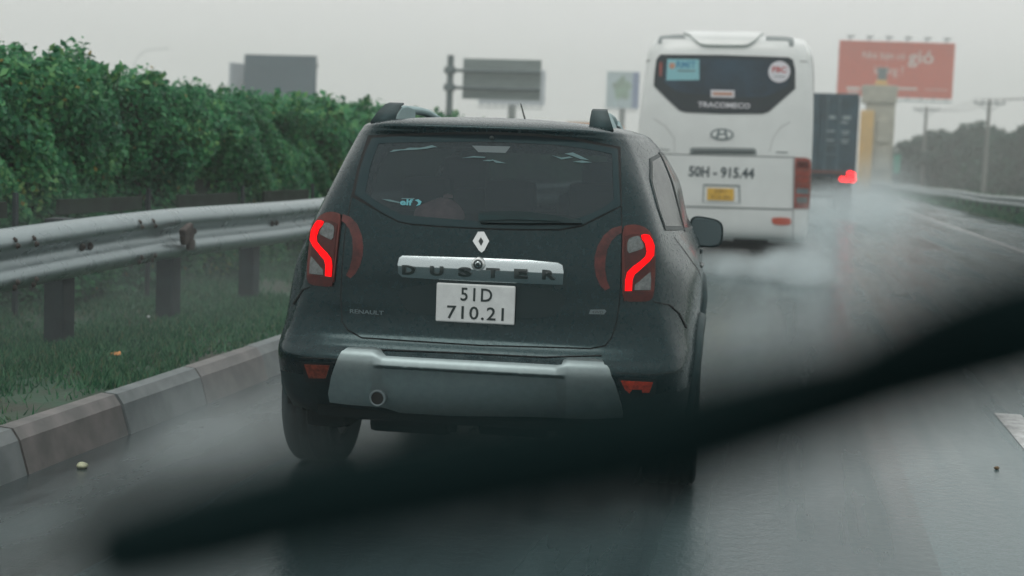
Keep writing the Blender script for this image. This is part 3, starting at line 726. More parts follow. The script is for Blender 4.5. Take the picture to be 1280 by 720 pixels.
# underside bits seen below the bumper
mb = MB(); mb.box((-.30, .40, 0.300), (.36, .25, .10), .03); mb.box((.15, .38, 0.310), (.30, .2, .09), .02); mb.box((.42, .34, 0.320), (.16, .2, .07), .02); mb.tube([(-.72, .82, .345), (.72, .82, .345)], .045, 10); mb.tube([(-.10, .20, .37), (-.10, .20, .29)], .022, 8); mb.box((-.66, .30, 0.325), (.18, .14, .12), .03)
mb.tube([(-.6, .5, .36), (-.55, 1.2, .40)], .05, 8); mb.box((-.62, .55, .34), (.05, .3, .2), .01)
mb.build('rear_axle', M['under'], car)
for x, y in ((-.815, .80), (.815, .80), (-.80, 3.49), (.80, 3.49)): wheel(car, (x, y, .343), .343, .245, 1 if x > 0 else -1)
for s in (-1, 1):                                     # arch trims
    for wy, wz, wr in WH:
        pts = [(wy + (wr + .015) * math.cos(a), wz + (wr + .015) * math.sin(a)) for a in np.linspace(PI * .02, PI * .98, 22)]
        uv = net.solve(pts, 'yz', 1); L3 = net.ev(uv[:, 0], uv[:, 1]) + net.nrm(uv[:, 0], uv[:, 1]) * .004; L3[:, 0] *= s
        mb = MB(); mb.tube([tuple(p) for p in L3], .028, 8, flat=.8); mb.build('wheel_arch_trim', M['plastic'], car)
# seams, tailgate, rear window
whole = [(461, 170.5), (500, 168.5), (560, 166.6), (615, 166), (665, 168.2), (715, 173), (774.5, 184.5)] + gate[:18] + [(448, 210), (455, 188)]
patch(net, 'tailgate_seam', grow(whole, 1.3), M['seam'], car, off=.0015, th=.012, key=grow(uv_glin, .06), umax=4.6, vr=(4.2, 14.6))
tg = patch(net, 'tailgate', grow(gate, -.2), M['paint'], car, off=.006, th=.006, umax=4.6, vr=(4.2, 12))
rw = patch(net, 'rear_window', grow(glassP, -.2), M['frit'], car, off=.0055, th=.006, key=uv_glin, umax=4.6, vr=(8, 14.5))
patch(net, 'glass_pane', grow(glassP, -4), M['glass'], rw, off=.0035, th=0, umax=4.6, vr=(8, 14.5))
for nme, pw, uvh in (('quarter_window', yz_w0, uvw0), ('side_window', yz_w1, uvw1), ('side_window', yz_w2, uvw2)):
    for mir in (1, -1):
        uv = net.solve(dens(grow(pw, .012), .05), 'yz', 1) * np.array([mir, 1])
        fr = patch(net, nme, None, M['black'], car, uvp=uv, off=.004, th=.01, key=grow(uvh, -.09) * np.array([mir, 1]))
        uv2 = net.solve(dens(grow(pw, -.004), .05), 'yz', 1) * np.array([mir, 1]); patch(net, 'glass_pane', None, M['sideglass'], fr, uvp=uv2, off=.0055, th=0)
patch(net, 'windscreen', None, M['glass'], car, uvp=dens([(10.85, 9.5), (12, 9.3), (12, 13.0), (10.85, 13.0)], .3), off=.004, th=0)
patch(net, 'windscreen', None, M['glass'], car, uvp=dens([(10.85, 9.5), (12, 9.3), (12, 13.0), (10.85, 13.0)], .3) * np.array([-1, 1]), off=.004, th=0)
for s in (1, -1):                                     # door and bumper seams
    for k, ln in enumerate(([(1.50, .42), (1.50, .8), (1.50, 1.12)], [(.52, 1.14), (.66, 1.02), (1.0, .90), (1.24, .78), (1.30, .44)], [(2.62, .44), (2.66, .8), (2.72, 1.08)])):
        uv = net.solve(dens(ln, .05, False), 'yz', 1); t = np.gradient(uv, axis=0); t /= np.linalg.norm(t, axis=1, keepdims=True); n = np.stack([-t[:, 1], t[:, 0]], 1) * .018
        patch(net, 'door_seam', None, M['seam'], car, uvp=np.concatenate([uv + n, (uv - n)[::-1]]) * np.array([s, 1]), off=.0015, th=0)
    for y in (1.32, 2.46):
        uv = net.solve([(y, .97)], 'yz', 1)[0]; p = net.ev(*uv) * np.array([s, 1, 1]); mb = MB(); mb.tube([p + (0, -.10, 0), p + (s * .008, -.08, 0), p + (s * .010, .0, .003), p + (s * .008, .08, 0), p + (0, .10, 0)], .009, 8); mb.build('door_handle', M['paint'], car)
    # lower cladding crease between bumper and wing
line(net, 'bumper_seam', [(817, 377), (838, 381), (850, 392), (859, 410)], 1.1, M['seam'], car, umax=6.5)
line(net, 'bumper_seam', [(388, 358), (378, 362), (366, 380)], 1.1, M['seam'], car, umax=6.5)
line(net, 'bumper_seam', [(770, 466), (815, 468), (855, 464)], 1.0, M['seam'], car, umax=6.5)
line(net, 'bumper_seam', [(376, 447), (405, 448), (424, 449)], 1.0, M['seam'], car, umax=6.5)
line(net, 'bumper_seam', [(452, 436), (560, 440), (680, 446), (752, 444)], 1.0, M['seam'], car)
# tail lights: lens, rim, led blade, clear lenses; decal ring over the tailgate
zD = lambda L_: [(600 + a / 4, 240 + b / 4) for a, b in L_]
lensR = zD([(712, 175), (745, 167), (785, 168), (825, 185), (848, 212), (862, 250), (869, 300), (868, 440), (862, 520), (848, 543), (815, 549), (714, 547), (709, 440), (709, 300)])
innR = zD([(722, 226), (760, 214), (800, 216), (832, 232), (846, 262), (850, 330), (849, 430), (845, 492), (722, 494), (720, 400), (720, 300)])
ledR = zD([(800, 222), (815, 219), (834, 223), (848, 245), (858, 275), (857, 320), (838, 350), (800, 385), (768, 412), (758, 440), (755, 494), (723, 494), (724, 440), (733, 402), (760, 374), (800, 345), (822, 325), (828, 300), (820, 262), (804, 240)])
clr1 = zD([(733, 242), (760, 228), (792, 225), (800, 243), (812, 268), (815, 285), (770, 300), (733, 312)]); clr2 = zD([(768, 490), (770, 462), (800, 440), (845, 400), (848, 440), (846, 490)])
for mir in (0, 1):
    f = np.array([-1, 1]) if mir else np.array([1, 1])
    S_ = lambda poly, st=4: net.solve(dens(poly, st), 'px', umax=6.2, vr=(4, 12)) * f
    tl = patch(net, 'tail_light', None, M['lensrim'], car, uvp=S_(round_poly(lensR, 1)), off=.012, th=.02)
    patch(net, 'lens', None, M['lens'], tl, uvp=S_(innR), off=.016, th=.004, grid=.1)
    patch(net, 'reversing_lens', None, M['clear'], tl, uvp=S_(round_poly(clr1, 1)), off=.019, th=.003)
    patch(net, 'indicator_lens', None, M['clear'], tl, uvp=S_(clr2), off=.019, th=.003)
    patch(net, 'light_strip', None, M['led'], tl, uvp=S_(ledR, 3), off=.022, th=.006)
    patch(net, 'lens_base', None, M['lens'], tl, uvp=S_(zD([(716, 500), (863, 498), (859, 522), (846, 540), (815, 545), (718, 544)])), off=.015, th=.003)
    patch(net, 'reflective_ring', None, M['ring'], car, uvp=S_(zD([(706, 171), (660, 183), (618, 218), (588, 270), (574, 320), (572, 370), (580, 420), (600, 466), (625, 492), (650, 480), (634, 440), (626, 390), (627, 340), (636, 290), (658, 245), (685, 218), (706, 207)])), off=.0085, th=.002)
rf = patch(net, 'bumper_reflector', zD([]) or [(776, 476), (816, 478), (812, 491), (803, 491), (802, 487), (790, 487), (787, 492), (781, 487)], M['refl'], car, off=.006, th=.004, umax=6.2, vr=(0, 5))
patch(net, 'bumper_reflector', [(380, 456), (412, 457), (407, 473), (386, 473)], M['refldim'], car, off=.006, th=.004, umax=6.2, vr=(0, 5))
patch(net, 'reflector_surround', [(374, 452), (417, 453), (411, 478), (382, 478)], M['black'], car, off=.003, th=.004, umax=6.2, vr=(0, 5))
patch(net, 'reflector_surround', [(771, 472), (822, 474), (818, 496), (780, 497)], M['black'], car, off=.003, th=.004, umax=6.2, vr=(0, 5))
# silver skid plate with its two horns
skid = [(438, 434.5), (470, 434), (476, 436.5), (482, 446), (560, 449.5), (640, 453), (702, 456.5), (705, 450), (712, 447.5), (744, 448), (752, 450.5), (762, 464), (769, 482), (777, 511), (779, 522), (740, 524), (660, 521), (560, 520), (500, 516), (478, 509), (436, 506), (412, 503), (410, 492), (414, 470), (421, 450), (430, 437)]
def skoff(P):
    z = P[..., 2]; c = np.clip((.40 - np.abs(P[..., 0])) / .04, 0, 1)
    mid = .010 + .034 * np.clip((z - .582) / .010, 0, 1) - .042 * np.clip((z - .596) / .055, 0, 1); hn = .030 - .034 * np.clip((z - .630) / .035, 0, 1)
    return mid * c + hn * (1 - c)
patch(net, 'bumper_skid_plate', skid, M['silver'], car, off=skoff, th=.03, umax=4.6, vr=(0, 6), grid=.08, st=5)
mb = MB(); ex = atY(473, 497, 5.70); R3 = net.R; el = (ex - net.loc) @ R3
mb.lathe([(.026, .02), (.026, -.035), (.034, -.037), (.036, -.03), (.036, .25)], (el[0], el[1] + .012, el[2]), 'Y', 24); ep = mb.build('exhaust_pipe', M['grey'], car); mb = MB(); mb.lathe([(0, -.02), (.028, -.02)], (el[0], el[1], el[2]), 'Y', 24); mb.build('pipe_shade_disc', M['seam'], ep)  # black disc in the pipe, coloured as the shade inside it
# tailgate furniture
recess = [(492, 352), (505, 388), (530, 394), (660, 399), (700, 394), (712, 358)]
patch(net, 'plate_recess_patch', recess, M['black'], tg, off=.0075, th=.002, rnd=2)  # raised patch, not sunk; shade of the recess is put into its colour
# things pinned by pixel to metres on the rear face
XZ = lambda px, py: net.ev(*net.solve([(px, py)], 'px', umax=4.6)[0])
bar = [(503, 319.5), (600, 322.5), (660, 325), (697, 328.5), (703, 331.5), (704.5, 340), (703.5, 356), (672, 355), (590, 352), (503, 346.5), (498, 342), (497, 330), (499, 322)]
zb0, zb1 = XZ(600, 352.5)[2], XZ(600, 323)[2]
def baroff(P): t = (P[..., 2] - zb0) / (zb1 - zb0); return .014 + .020 * np.clip(1 - np.abs(t - .52) / .56, 0, 1) ** .8
cb = patch(net, 'chrome_bar', bar, M['chrome'], car, off=baroff, th=.03, grid=.06, st=4, vr=(5, 10))
c0 = XZ(600, 343); wb = XZ(692, 345)[0] - XZ(509, 340)[0]
lets = 'DUSTER'; V0 = []; 
for k, ch in enumerate(lets):
    cx = XZ(509 + 4 + k * (683 - 509) / 5, 337.6 + k * 1.2)
    text_on(net, 'lettering', ch, cx[0], cx[2], .040, .056, M['ink'], cb, off=lambda P: baroff(P) + .008, th=.008, bold=.045)
def disc(pt, r, m, name, parent, dy0, dy1, n=28):
    mb = MB(); mb.lathe([(0, dy0), (r * .9, dy0), (r, dy0 + .003), (r, dy1)], tuple(pt), 'Y', n); return mb.build(name, m, parent)
cc = XZ(599.5, 329.5); ds = disc(cc, .028, M['badge'], 'camera_housing', car, -.042, 0); disc(cc, .020, M['ink'], 'camera_ring', ds, -.0445, -.03); disc(cc, .013, M['chrome'], 'camera_ring', ds, -.0465, -.03); disc(cc, .008, M['ink'], 'camera_ring', ds, -.0485, -.03)
plate = [(549, 353), (643, 356), (645, 358), (644.5, 403), (642.5, 405), (548, 402), (546, 400), (547, 355)]
a_, b_, c_, d_ = XZ(547, 353), XZ(645, 356.3), XZ(644.6, 405), XZ(546, 402)
pc = (a_ + b_ + c_ + d_) / 4; pw_, ph_ = (b_[0] - a_[0] + c_[0] - d_[0]) / 2, (a_[2] - d_[2] + b_[2] - c_[2]) / 2
pl = MB(); pl.prism([tuple(p) for p in round_poly([(pc[0] - pw_ / 2, pc[2] - ph_ / 2), (pc[0] + pw_ / 2, pc[2] - ph_ / 2), (pc[0] + pw_ / 2, pc[2] + ph_ / 2), (pc[0] - pw_ / 2, pc[2] + ph_ / 2)][::1], 0)], 'Y', pc[1] - .030, pc[1] - .018)
plo = pl.build('number_plate', M['plate'], car)
bvm = plo.modifiers.new('b', 'BEVEL'); bvm.width = .006; bvm.segments = 2
text_plane('plate_lettering', '51D', (pc[0] + .004, pc[1] - .0315, pc[2] + ph_ * .235), (1, 0, 0), (0, 0, 1), ph_ * .34, pw_ * .40, M['ink'], plo, bold=.012, space=1.15)
text_plane('plate_lettering', '710.21', (pc[0] + .002, pc[1] - .0315, pc[2] - ph_ * .235), (1, 0, 0), (0, 0, 1), ph_ * .34, pw_ * .72, M['ink'], plo, bold=.012, space=1.15)
zC = lambda L_: [(340 + a / 4, 240 + b / 4) for a, b in L_]
em = patch(net, 'diamond_emblem', zC([(1030, 198), (1060, 198), (1086, 245), (1062, 292), (1048, 303), (1034, 292), (1003, 245)]), M['badge'], car, off=.018, th=.012, grid=.05, st=3)
patch(net, 'emblem_centre', zC([(1044, 226), (1057, 246), (1045, 270), (1032, 246)]), M['ink'], em, off=.0195, th=.002, grid=.05, st=3)
p = XZ(459, 390); text_on(net, 'maker_lettering', 'RENAULT', p[0], p[2], .017, .145, M['grey'], car, off=.009, bold=.01)
p = XZ(747, 390); bg_ = patch(net, 'drive_badge', [(738, 387), (756, 387), (758, 389), (755, 393), (736, 392.5)], M['grey'], car, off=.009, th=.003, st=3); text_on(net, 'badge_lettering', '4WD', p[0], p[2], .011, .045, M['ink'], bg_, off=.0105)
wp = patch(net, 'rear_wiper', [(598, 266), (610, 264.5), (640, 263.5), (665, 265), (700, 270), (727, 275.5), (727, 279), (700, 278.5), (660, 279), (600, 278)], M['black'], car, off=.035, th=.02, st=5)
patch(net, 'wiper_arm', [(598, 268), (640, 270), (700, 275), (700, 276.5), (640, 274), (598, 276)], M['plastic'], wp, off=.042, th=.008, st=5)
patch(net, 'brake_light_housing', [(590, 182), (638, 183), (632, 191), (598, 190)], M['grey'], car, off=.0045, th=.001, st=5)
p = XZ(615, 172.5); disc(p, .009, M['ink'], 'washer_nozzle', car, -.02, 0, 12)
# stickers on the rear window
wv = [[(487, 190), (492, 187.2), (505, 186.5), (512, 184.5), (524, 184.8), (533, 183.2), (540, 181.4), (547, 184), (541, 184.2), (534, 185.8), (520, 187.2), (500, 188), (489, 190)],
      [(577, 197.5), (592, 195), (607, 196), (606, 197.2), (592, 196.8)], [(603, 201), (610, 199.6), (618, 200.2), (612, 201.6)], [(614, 199), (625, 202), (632, 204), (620, 203.4)],
      [(690, 194), (702, 197), (712, 195.6), (716, 197), (702, 199.2)], [(706, 192), (716, 190.5), (726, 195), (736, 200), (726, 199), (716, 195)], [(716, 202), (728, 200.5), (740, 203), (728, 203.5)],
      [(477, 248.6), (488, 249.6), (500, 252.4), (499, 253.8), (486, 251.6)]]
for q_ in wv: patch(net, 'wave_sticker', q_, M['sticker'], rw, off=.0065, th=.001, st=3)
p = XZ(512, 253.3); text_on(net, 'sticker_lettering', 'elf', p[0] - .012, p[2], .026, .055, M['elf'], rw, off=.0065, th=.001, bold=.03); patch(net, 'sticker_swirl', [(518, 250), (523, 249), (527, 252), (525, 256), (520, 257.5), (523, 254), (522, 252)], M['elf'], rw, off=.0065, th=.001, st=3)
patch(net, 'sticker_bar', [(502, 247.6), (518, 247.6), (518, 248.8), (502, 248.8)], M['sticker'], rw, off=.0065, th=.001, st=3)
# roof rails, aerial
for s in (-1, 1):
    zr = lambda y: {0: 1.585}.get(0) + .012 * math.sin(min(1, max(0, y - .4) / 1.8) * PI); mb = MB()
    pr = [(.36, 0), (.41, .045), (.50, .082), (.62, .092), (.74, .088), (.80, .070), (.80, .03), (.72, -.005)]
    x0 = s * .472
    def rfoot(pr, hw0, hw1):
        V = []; mb = MB()
        for sx in (-1, 1):
            for (y, z) in pr: h_ = hw0 + (hw1 - hw0) * z / .09; V.append((x0 + sx * h_ - s * z * .25 , y, 1.585 + z - .004))
        n = len(pr); mb.add(V, [tuple(range(n)), tuple(range(n, 2 * n))[::-1]] + [(i, i + n, (i + 1) % n + n, (i + 1) % n) for i in range(n)]); return mb
    mb1 = rfoot(pr, .050, .030); mb2 = rfoot([(1.34, .0), (1.30, .05), (1.38, .078), (1.46, .074), (1.56, .03), (1.58, -.01)], .04, .025)
    b2 = MB(); b2.tube([(x0 - s * .02, y, 1.585 + z) for y, z in ((.6, .068), (.8, .074), (1.0, .078), (1.2, .076), (1.42, .060))], [.024] * 5, 12, flat=.8); o = b2.build('roof_rail', M['silver'], car)
    for part in (mb1, mb2): ft = part.build('rail_foot', M['silver'], o); bv = ft.modifiers.new('b', 'BEVEL'); bv.width = .008; bv.segments = 2
    if True:
        mb = MB(); A_ = [(.345, -.002, .052), (.385, .040, .044), (.46, .078, .035), (.52, .088, .032)]; V = []
        for (y, z, hwd) in A_: V += [(x0 - hwd - s * z * .25, y, 1.585 + z), (x0 + hwd - s * z * .25, y, 1.585 + z)]
        mb.add(V, [(0, 1, 3, 2), (2, 3, 5, 4), (4, 5, 7, 6)], True); cp = mb.build('rail_end_cap', M['plastic'], o); sd = cp.modifiers.new('s', 'SOLIDIFY'); sd.thickness = .008; sd.offset = 1
a0, a1 = (atY(657.5, 154, 7.9) - net.loc) @ net.R, (atY(651, 130, 7.75) - net.loc) @ net.R
mb = MB(); mb.tube([tuple(a0 - (a1 - a0) * .5), tuple(a1)], [.006, .0035], 8); mb.build('aerial', M['black'], car)
# door mirrors
for s in (1, -1):
    e = bpy.data.objects.new('door_mirror', None); C.objects.link(e); e.parent = car; e.empty_display_size = .1; e.location = (s * .93, 2.56, 1.075)
    def shellm(sc, off, nm, mt):
        bm = bmesh.new(); bmesh.ops.create_uvsphere(bm, u_segments=32, v_segments=20, radius=1)
        for v in bm.verts:
            x, y, z = v.co; p = .55
            f = lambda t: math.copysign(abs(t) ** p, t)
            X, Y_, Z = f(x), y, f(z); Y_ = max(Y_, -.15); tp = 1 - .16 * (X * s + 1) / 2
            v.co = Vector((X * sc[0] + off[0], Y_ * sc[1] + off[1], Z * sc[2] * tp - .006 * (X * s) + off[2]))
        me = bpy.data.meshes.new(nm); bm.to_mesh(me); bm.free(); me.polygons.foreach_set('use_smooth', [True] * len(me.polygons)); return link(nm, me, mt, e)
    shellm((.098, .12, .094), (0, 0, 0), 'mirror_housing', M['paint']); shellm((.086, .02, .083), (0, -.018, 0), 'mirror_glass', mat('mirror_glass', (.10, .14, .15), .25, .6, bump=.15, bscale=200))
    mb = MB(); mb.tube([(-s * .17, .02, -.05), (-s * .08, .02, -.05)], [.04, .032], 10, flat=.8); mb.build('mirror_arm', M['black'], e)
# inside the car
mb = MB()
for x in (-.38, .38): mb.box((x, 1.95, .98), (.50, .14, .62), .06)
mb.box((0, 1.05, .95), (1.25, .14, .50), .06); mb.build('seats', M['cloth'], car)
mb = MB()
for x, y in ((-.38, 2.0), (.38, 2.0), (-.40, 1.05), (.40, 1.05), (0, 1.05)): mb.box((x, y, 1.37 if y > 1.5 else 1.27), (.25, .10, .17), .04)
mb.build('headrests', M['cloth'], car)
mb = MB(); mb.box((0, .62, 1.10), (1.30, .70, .02), .006); mb.build('parcel_shelf', M['cloth'], car)
pc2 = atY(549, 254, 6.02); pcl = (pc2 - net.loc) @ net.R
cu = empty('plush_cushion', tuple(net.world(np.array([pcl[0], pcl[1] + .04, 1.15]))), CZ, 'round pink plush cushion behind the rear window of the black car', 'cushion')
bm = bmesh.new(); bmesh.ops.create_uvsphere(bm, u_segments=32, v_segments=18, radius=1)
for v in bm.verts: x, y, z = v.co; v.co = Vector((x * .112 * (1 + .05 * math.sin(5 * x)), y * .07, z * .075 * (1 + .08 * math.sin(4 * x + 1)) + .045))
me = bpy.data.meshes.new('cushion_cover'); bm.to_mesh(me); bm.free(); me.polygons.foreach_set('use_smooth', [True] * len(me.polygons)); link('cushion_cover', me, M['pink'], cu)
mb = MB(); mb.lathe([(.022, 0), (.020, .012), (0, .018)], (.03, 0, .125), 'Z', 14); mb.build('button', M['pink'], cu)

# ------------------------------------------------------------------ the white coach
def brow(z, yr, b, wc, w, yf, y5=.5):
    t = [0, .12, .5, .88, 1.0]; y = [yr, yr + .02 * b, yr + .12 * b, yr + .4 * b, yr + b] + [y5 + (yf - y5) * a for a in t] + [yf + .05]
    x = [0, wc * .4, wc * .75, wc * .93, wc, w, w, w, w, w * .9, 0]
    return [(x[i], y[i], z) for i in range(11)]
brows = [brow(.40, .16, .12, 1.19, 1.22, 11.6), brow(.52, .04, .12, 1.225, 1.24, 11.8), brow(.80, .0, .12, 1.235, 1.25, 11.9), brow(1.2, .0, .12, 1.24, 1.25, 11.9),
 brow(1.65, .0, .12, 1.24, 1.25, 11.9), brow(2.1, .02, .12, 1.225, 1.245, 11.85), brow(2.5, .06, .12, 1.195, 1.23, 11.75), brow(2.9, .13, .13, 1.145, 1.20, 11.6), brow(3.12, .19, .14, 1.10, 1.165, 11.5),
 brow(3.27, .28, .16, 1.03, 1.10, 11.3, .62), brow(3.34, .42, .16, .90, .98, 11.1, .75), brow(3.37, .62, .1, .55, .6, 10.9, .9), brow(3.375, .9, .05, .001, .001, 10.7, 1.1)]
BL = (-.98, 20.85, 0); bus = empty('white_coach', BL, 0, 'white coach with dark rear window and yellow number plate, ahead of the black car', 'bus')
bn = Net(brows, BL, 0)
gu = np.arange(-10, 10.01, .2); gv = np.arange(0, len(brows) - 1 + .01, .2); GU, GV = np.meshgrid(gu, gv); P = bn.ev(GU, GV).reshape(-1, 3); nu = len(gu)
Fc = [(j * nu + i, j * nu + i + 1, (j + 1) * nu + i + 1, (j + 1) * nu + i) for j in range(len(gv) - 1) for i in range(nu - 1)]
me = bpy.data.meshes.new('body'); me.from_pydata([tuple(v) for v in P], [], Fc); me.update(); me.polygons.foreach_set('use_smooth', [True] * len(Fc))
nn = bn.nrm(GU, np.clip(GV, .05, 11.6)).reshape(-1, 3); nn[np.linalg.norm(nn, axis=1) < .5] = (0, 0, 1); me.normals_split_custom_set_from_vertices([tuple(n) for n in nn]); link('body', me, M['bus'], bus)
zg = lambda L_: [(780 + a / 4.5, 20 + b / 4.5) for a, b in L_]; zh = lambda L_: [(780 + a / 4, 160 + b / 4) for a, b in L_]
bp_ = lambda name, poly, m, off=.006, th=.008, parent=bus, **k: patch(bn, name, poly, m, parent, off=off, th=th, grid=.25, umax=5.5, **k)
bw = bp_('rear_window', zg([(205, 216), (560, 219), (925, 232), (950, 245), (963, 300), (963, 408), (880, 480), (815, 538), (780, 549), (560, 550), (345, 541), (310, 530), (240, 465), (168, 392), (172, 320), (182, 245)]), M['busfrit'], .010, .012)
bp_('glass_pane', zg([(240, 240), (560, 240), (905, 252), (925, 300), (925, 390), (870, 425), (790, 455), (620, 460), (500, 445), (360, 438), (290, 420), (225, 375), (225, 300)]), M['busglass'], .0125, .002, bw)
ca = bp_('window_card', zg([(243, 242), (423, 244), (424, 360), (238, 362)]), M['cyan'], .0155, .002, bw)
Xb = lambda px, py: bn.ev(*bn.solve([(px, py)], 'px', umax=5.5)[0])
p = Xb(780 + 350 / 4.5, 20 + 275 / 4.5); text_on(bn, 'card_lettering', 'RMIT', p[0], p[2], .10, .28, M['busfrit'] if False else mat('card_ink', (.05, .22, .36), .6), ca, off=.0185, bold=.02)
bp_('card_emblem', zg([(255, 268), (268, 262), (285, 266), (288, 285), (275, 298), (256, 292)]), M['orange'], .0185, .002, ca)
bp_('card_line', zg([(300, 304), (400, 305), (400, 312), (300, 311)]), M['grey'], .0185, .002, ca)
p = Xb(780 + 873 / 4.5, 20 + 315 / 4.5); th_ = np.linspace(0, 2 * PI, 29)[:-1]
rs = patch(bn, 'round_sticker', [(p[0] + .152 * math.cos(a), p[2] + .152 * math.sin(a)) for a in th_], M['white'], bw, mode='xz', off=.0155, th=.003, grid=.3, umax=5.5)
text_on(bn, 'sticker_lettering', 'FBC', p[0], p[2] + .03, .085, .20, M['red'], rs, off=.019, bold=.03); bp_('sticker_line', zg([(845, 338), (905, 339), (905, 343), (845, 342)]), M['grey'], .019, .002, rs)
nt_ = bp_('notice_card', zg([(488, 415), (622, 418), (622, 460), (488, 457)]), M['white'], .0155, .003, bw); bp_('card_line', zg([(500, 428), (610, 430), (610, 447), (500, 445)]), M['orange'], .0185, .002, nt_)
p = Xb(780 + 562 / 4.5, 20 + 502 / 4.5); text_on(bn, 'window_lettering', 'TRACOMECO', p[0], p[2], .075, .74, M['white'], bw, off=.0155, th=.002, bold=.03)
bp_('side_sticker', zg([(200, 258), (216, 258), (212, 340), (198, 338)]), M['busred'], .0135, .002, bw)
for q_ in ([(192, 105), (205, 102), (348, 103), (348, 124), (222, 124), (214, 128), (213, 154), (190, 153)], [(795, 112), (930, 116), (948, 124), (953, 170), (930, 170), (926, 143), (915, 137), (795, 134)]):
    bp_('air_vent', zg(q_), M['busgrey'], .008, .01)
def humpoff(P): return .02 + .0 * P[..., 2]
bp_('roof_cowl', zg([(352, 72), (400, 64), (560, 64), (740, 66), (782, 76), (772, 95), (735, 135), (700, 156), (670, 162), (560, 162), (460, 160), (430, 154), (400, 132), (368, 100)]), M['bus'], .055, .07, st=4)
bp_('seam_line', [(812, 191.4), (900, 193.6), (994, 196), (994, 197.2), (900, 194.8), (812, 192.6)], M['busseam'], .004, .004)
bp_('seam_line', [(830, 256.5), (900, 258.3), (992, 261), (992, 263), (900, 260.4), (830, 258.5)], M['busseam'], .004, .004)
bp_('seam_line', [(801, 75), (812, 75), (812, 76), (801, 76)], M['busseam'], .004, .004); bp_('seam_line', [(1000, 76), (1010, 77), (1010, 78), (1000, 77)], M['busseam'], .004, .004)
bp_('seam_line', [(991.5, 196), (992.5, 196), (991.6, 300), (990.6, 300)], M['busseam'], .004, .004)
for a in ([(818, 148), (832, 157), (843, 172), (844, 190), (843, 190), (842, 173), (831, 158), (817, 149)], [(988, 153), (976, 160), (967, 172), (962, 190), (961, 190), (966, 172), (975, 159), (987, 152)]): bp_('panel_crease', a, mat('bus_crease', (.48, .50, .49), .5), .003, .003)
bp_('handle_recess', zh([(340, 97), (500, 98), (650, 101), (660, 108), (664, 134), (328, 130), (330, 104)]), M['busgrey'], .005, .006)
bp_('handle_slot', zh([(346, 112), (500, 113), (648, 116), (650, 130), (342, 126)]), mat('bus_slot', (.07, .09, .09), .6), .008, .003)
for q_ in ([(155, 103), (228, 107), (228, 112), (155, 108)], [(760, 118), (820, 120), (820, 126), (760, 124)]): bp_('small_badge', zh(q_), M['busgrey'], .006, .004)
# oval emblem with a slanted H
p = Xb(902.5, 168); ring_o = [(p[0] + .165 * math.cos(a), p[2] + .083 * math.sin(a)) for a in th_]; ring_i = [(p[0] + .138 * math.cos(a), p[2] + .060 * math.sin(a)) for a in th_]
eb = patch(bn, 'oval_emblem', ring_o, M['grey'], bus, mode='xz', off=.014, th=.012, grid=.3, umax=5.5); patch(bn, 'emblem_field', ring_i, M['bus'], eb, mode='xz', off=.016, th=.002, grid=.3, umax=5.5)
for q_ in ([(-.085, -.055), (-.055, -.055), (-.025, .05), (-.06, .055)], [(.055, -.055), (.085, -.05), (.062, .055), (.025, .055)], [(-.06, -.018), (.065, .0), (.06, .022), (-.055, .004)]):
    patch(bn, 'emblem_letter', [(p[0] + a, p[2] + b) for a, b in q_], M['grey'], eb, mode='xz', off=.019, th=.003, grid=.3, umax=5.5)
a_, b_ = Xb(861, 214), Xb(943, 217); text_on(bn, 'side_number', '50H - 915.44', (a_[0] + b_[0]) / 2, (a_[2] + b_[2]) / 2, .155, b_[0] - a_[0], mat('number_ink', (.055, .08, .09), .6), bus, off=.005, bold=.03)
rc = bp_('plate_recess_patch', zh([(396, 280), (580, 285), (582, 378), (392, 372)]), M['busgrey'], .004, .004); bp_('recess_panel', zh([(402, 292), (572, 296), (574, 376), (398, 370)]), M['bus'], .006, .003, rc)
yp = bp_('number_plate', zh([(416, 300), (550, 303), (549, 364), (415, 360)]), M['yellow'], .016, .01)
p = Xb(780 + 482 / 4, 160 + 316 / 4); text_on(bn, 'plate_lettering', '50H', p[0], p[2], .055, .17, M['yink'], yp, off=.019, bold=.0)
p = Xb(780 + 482 / 4, 160 + 345 / 4); text_on(bn, 'plate_lettering', '915.44', p[0], p[2], .055, .27, M['yink'], yp, off=.019, bold=.0)
lampR = zh([(854, 147), (905, 148), (928, 156), (932, 180), (930, 300), (922, 404), (849, 402)])
for mir in (1, -1):
    uv = bn.solve(dens(lampR, 6), 'px', umax=6.0) * np.array([mir, 1]); tl = patch(bn, 'tail_light', None, M['busred'], bus, uvp=uv, off=.014, th=.016, grid=.2)
    for nm, q_, mt in (('brake_lens', [(862, 165), (922, 168), (922, 200), (860, 198)], M['lensrim']), ('dark_lens', [(862, 300), (920, 303), (918, 330), (860, 328)], M['grey']), ('reversing_lens', [(862, 345), (915, 347), (913, 375), (860, 373)], M['clear'])):
        patch(bn, nm, None, mt, tl, uvp=bn.solve(dens(zh(q_), 5), 'px', umax=6.0) * np.array([mir, 1]), off=.018, th=.003, grid=.2)
    for z0 in (205, 240, 275): patch(bn, 'lens_bar', None, M['refldim'], tl, uvp=bn.solve(dens(zh([(858, z0), (924, z0 + 2), (924, z0 + 8), (858, z0 + 6)]), 5), 'px', umax=6.0) * np.array([mir, 1]), off=.017, th=.002, grid=.2)
    rr = bn.solve(dens(round_poly(zh([(738, 450), (760, 447), (815, 448), (836, 455), (836, 478), (820, 486), (760, 484), (740, 476)]), 1), 4), 'px', umax=5.8) * np.array([mir, 1]); patch(bn, 'bumper_reflector', None, M['busref'], bus, uvp=rr, off=.012, th=.01, grid=.2)
mb = MB(); mb.box((0, 5.8, .42), (2.3, 11, .3), .05); mb.box((0, .45, .40), (2.2, .5, .16), .04); mb.box((.45, .22, .44), (.5, .2, .1), .03); mb.build('underbody', M['under'], bus)
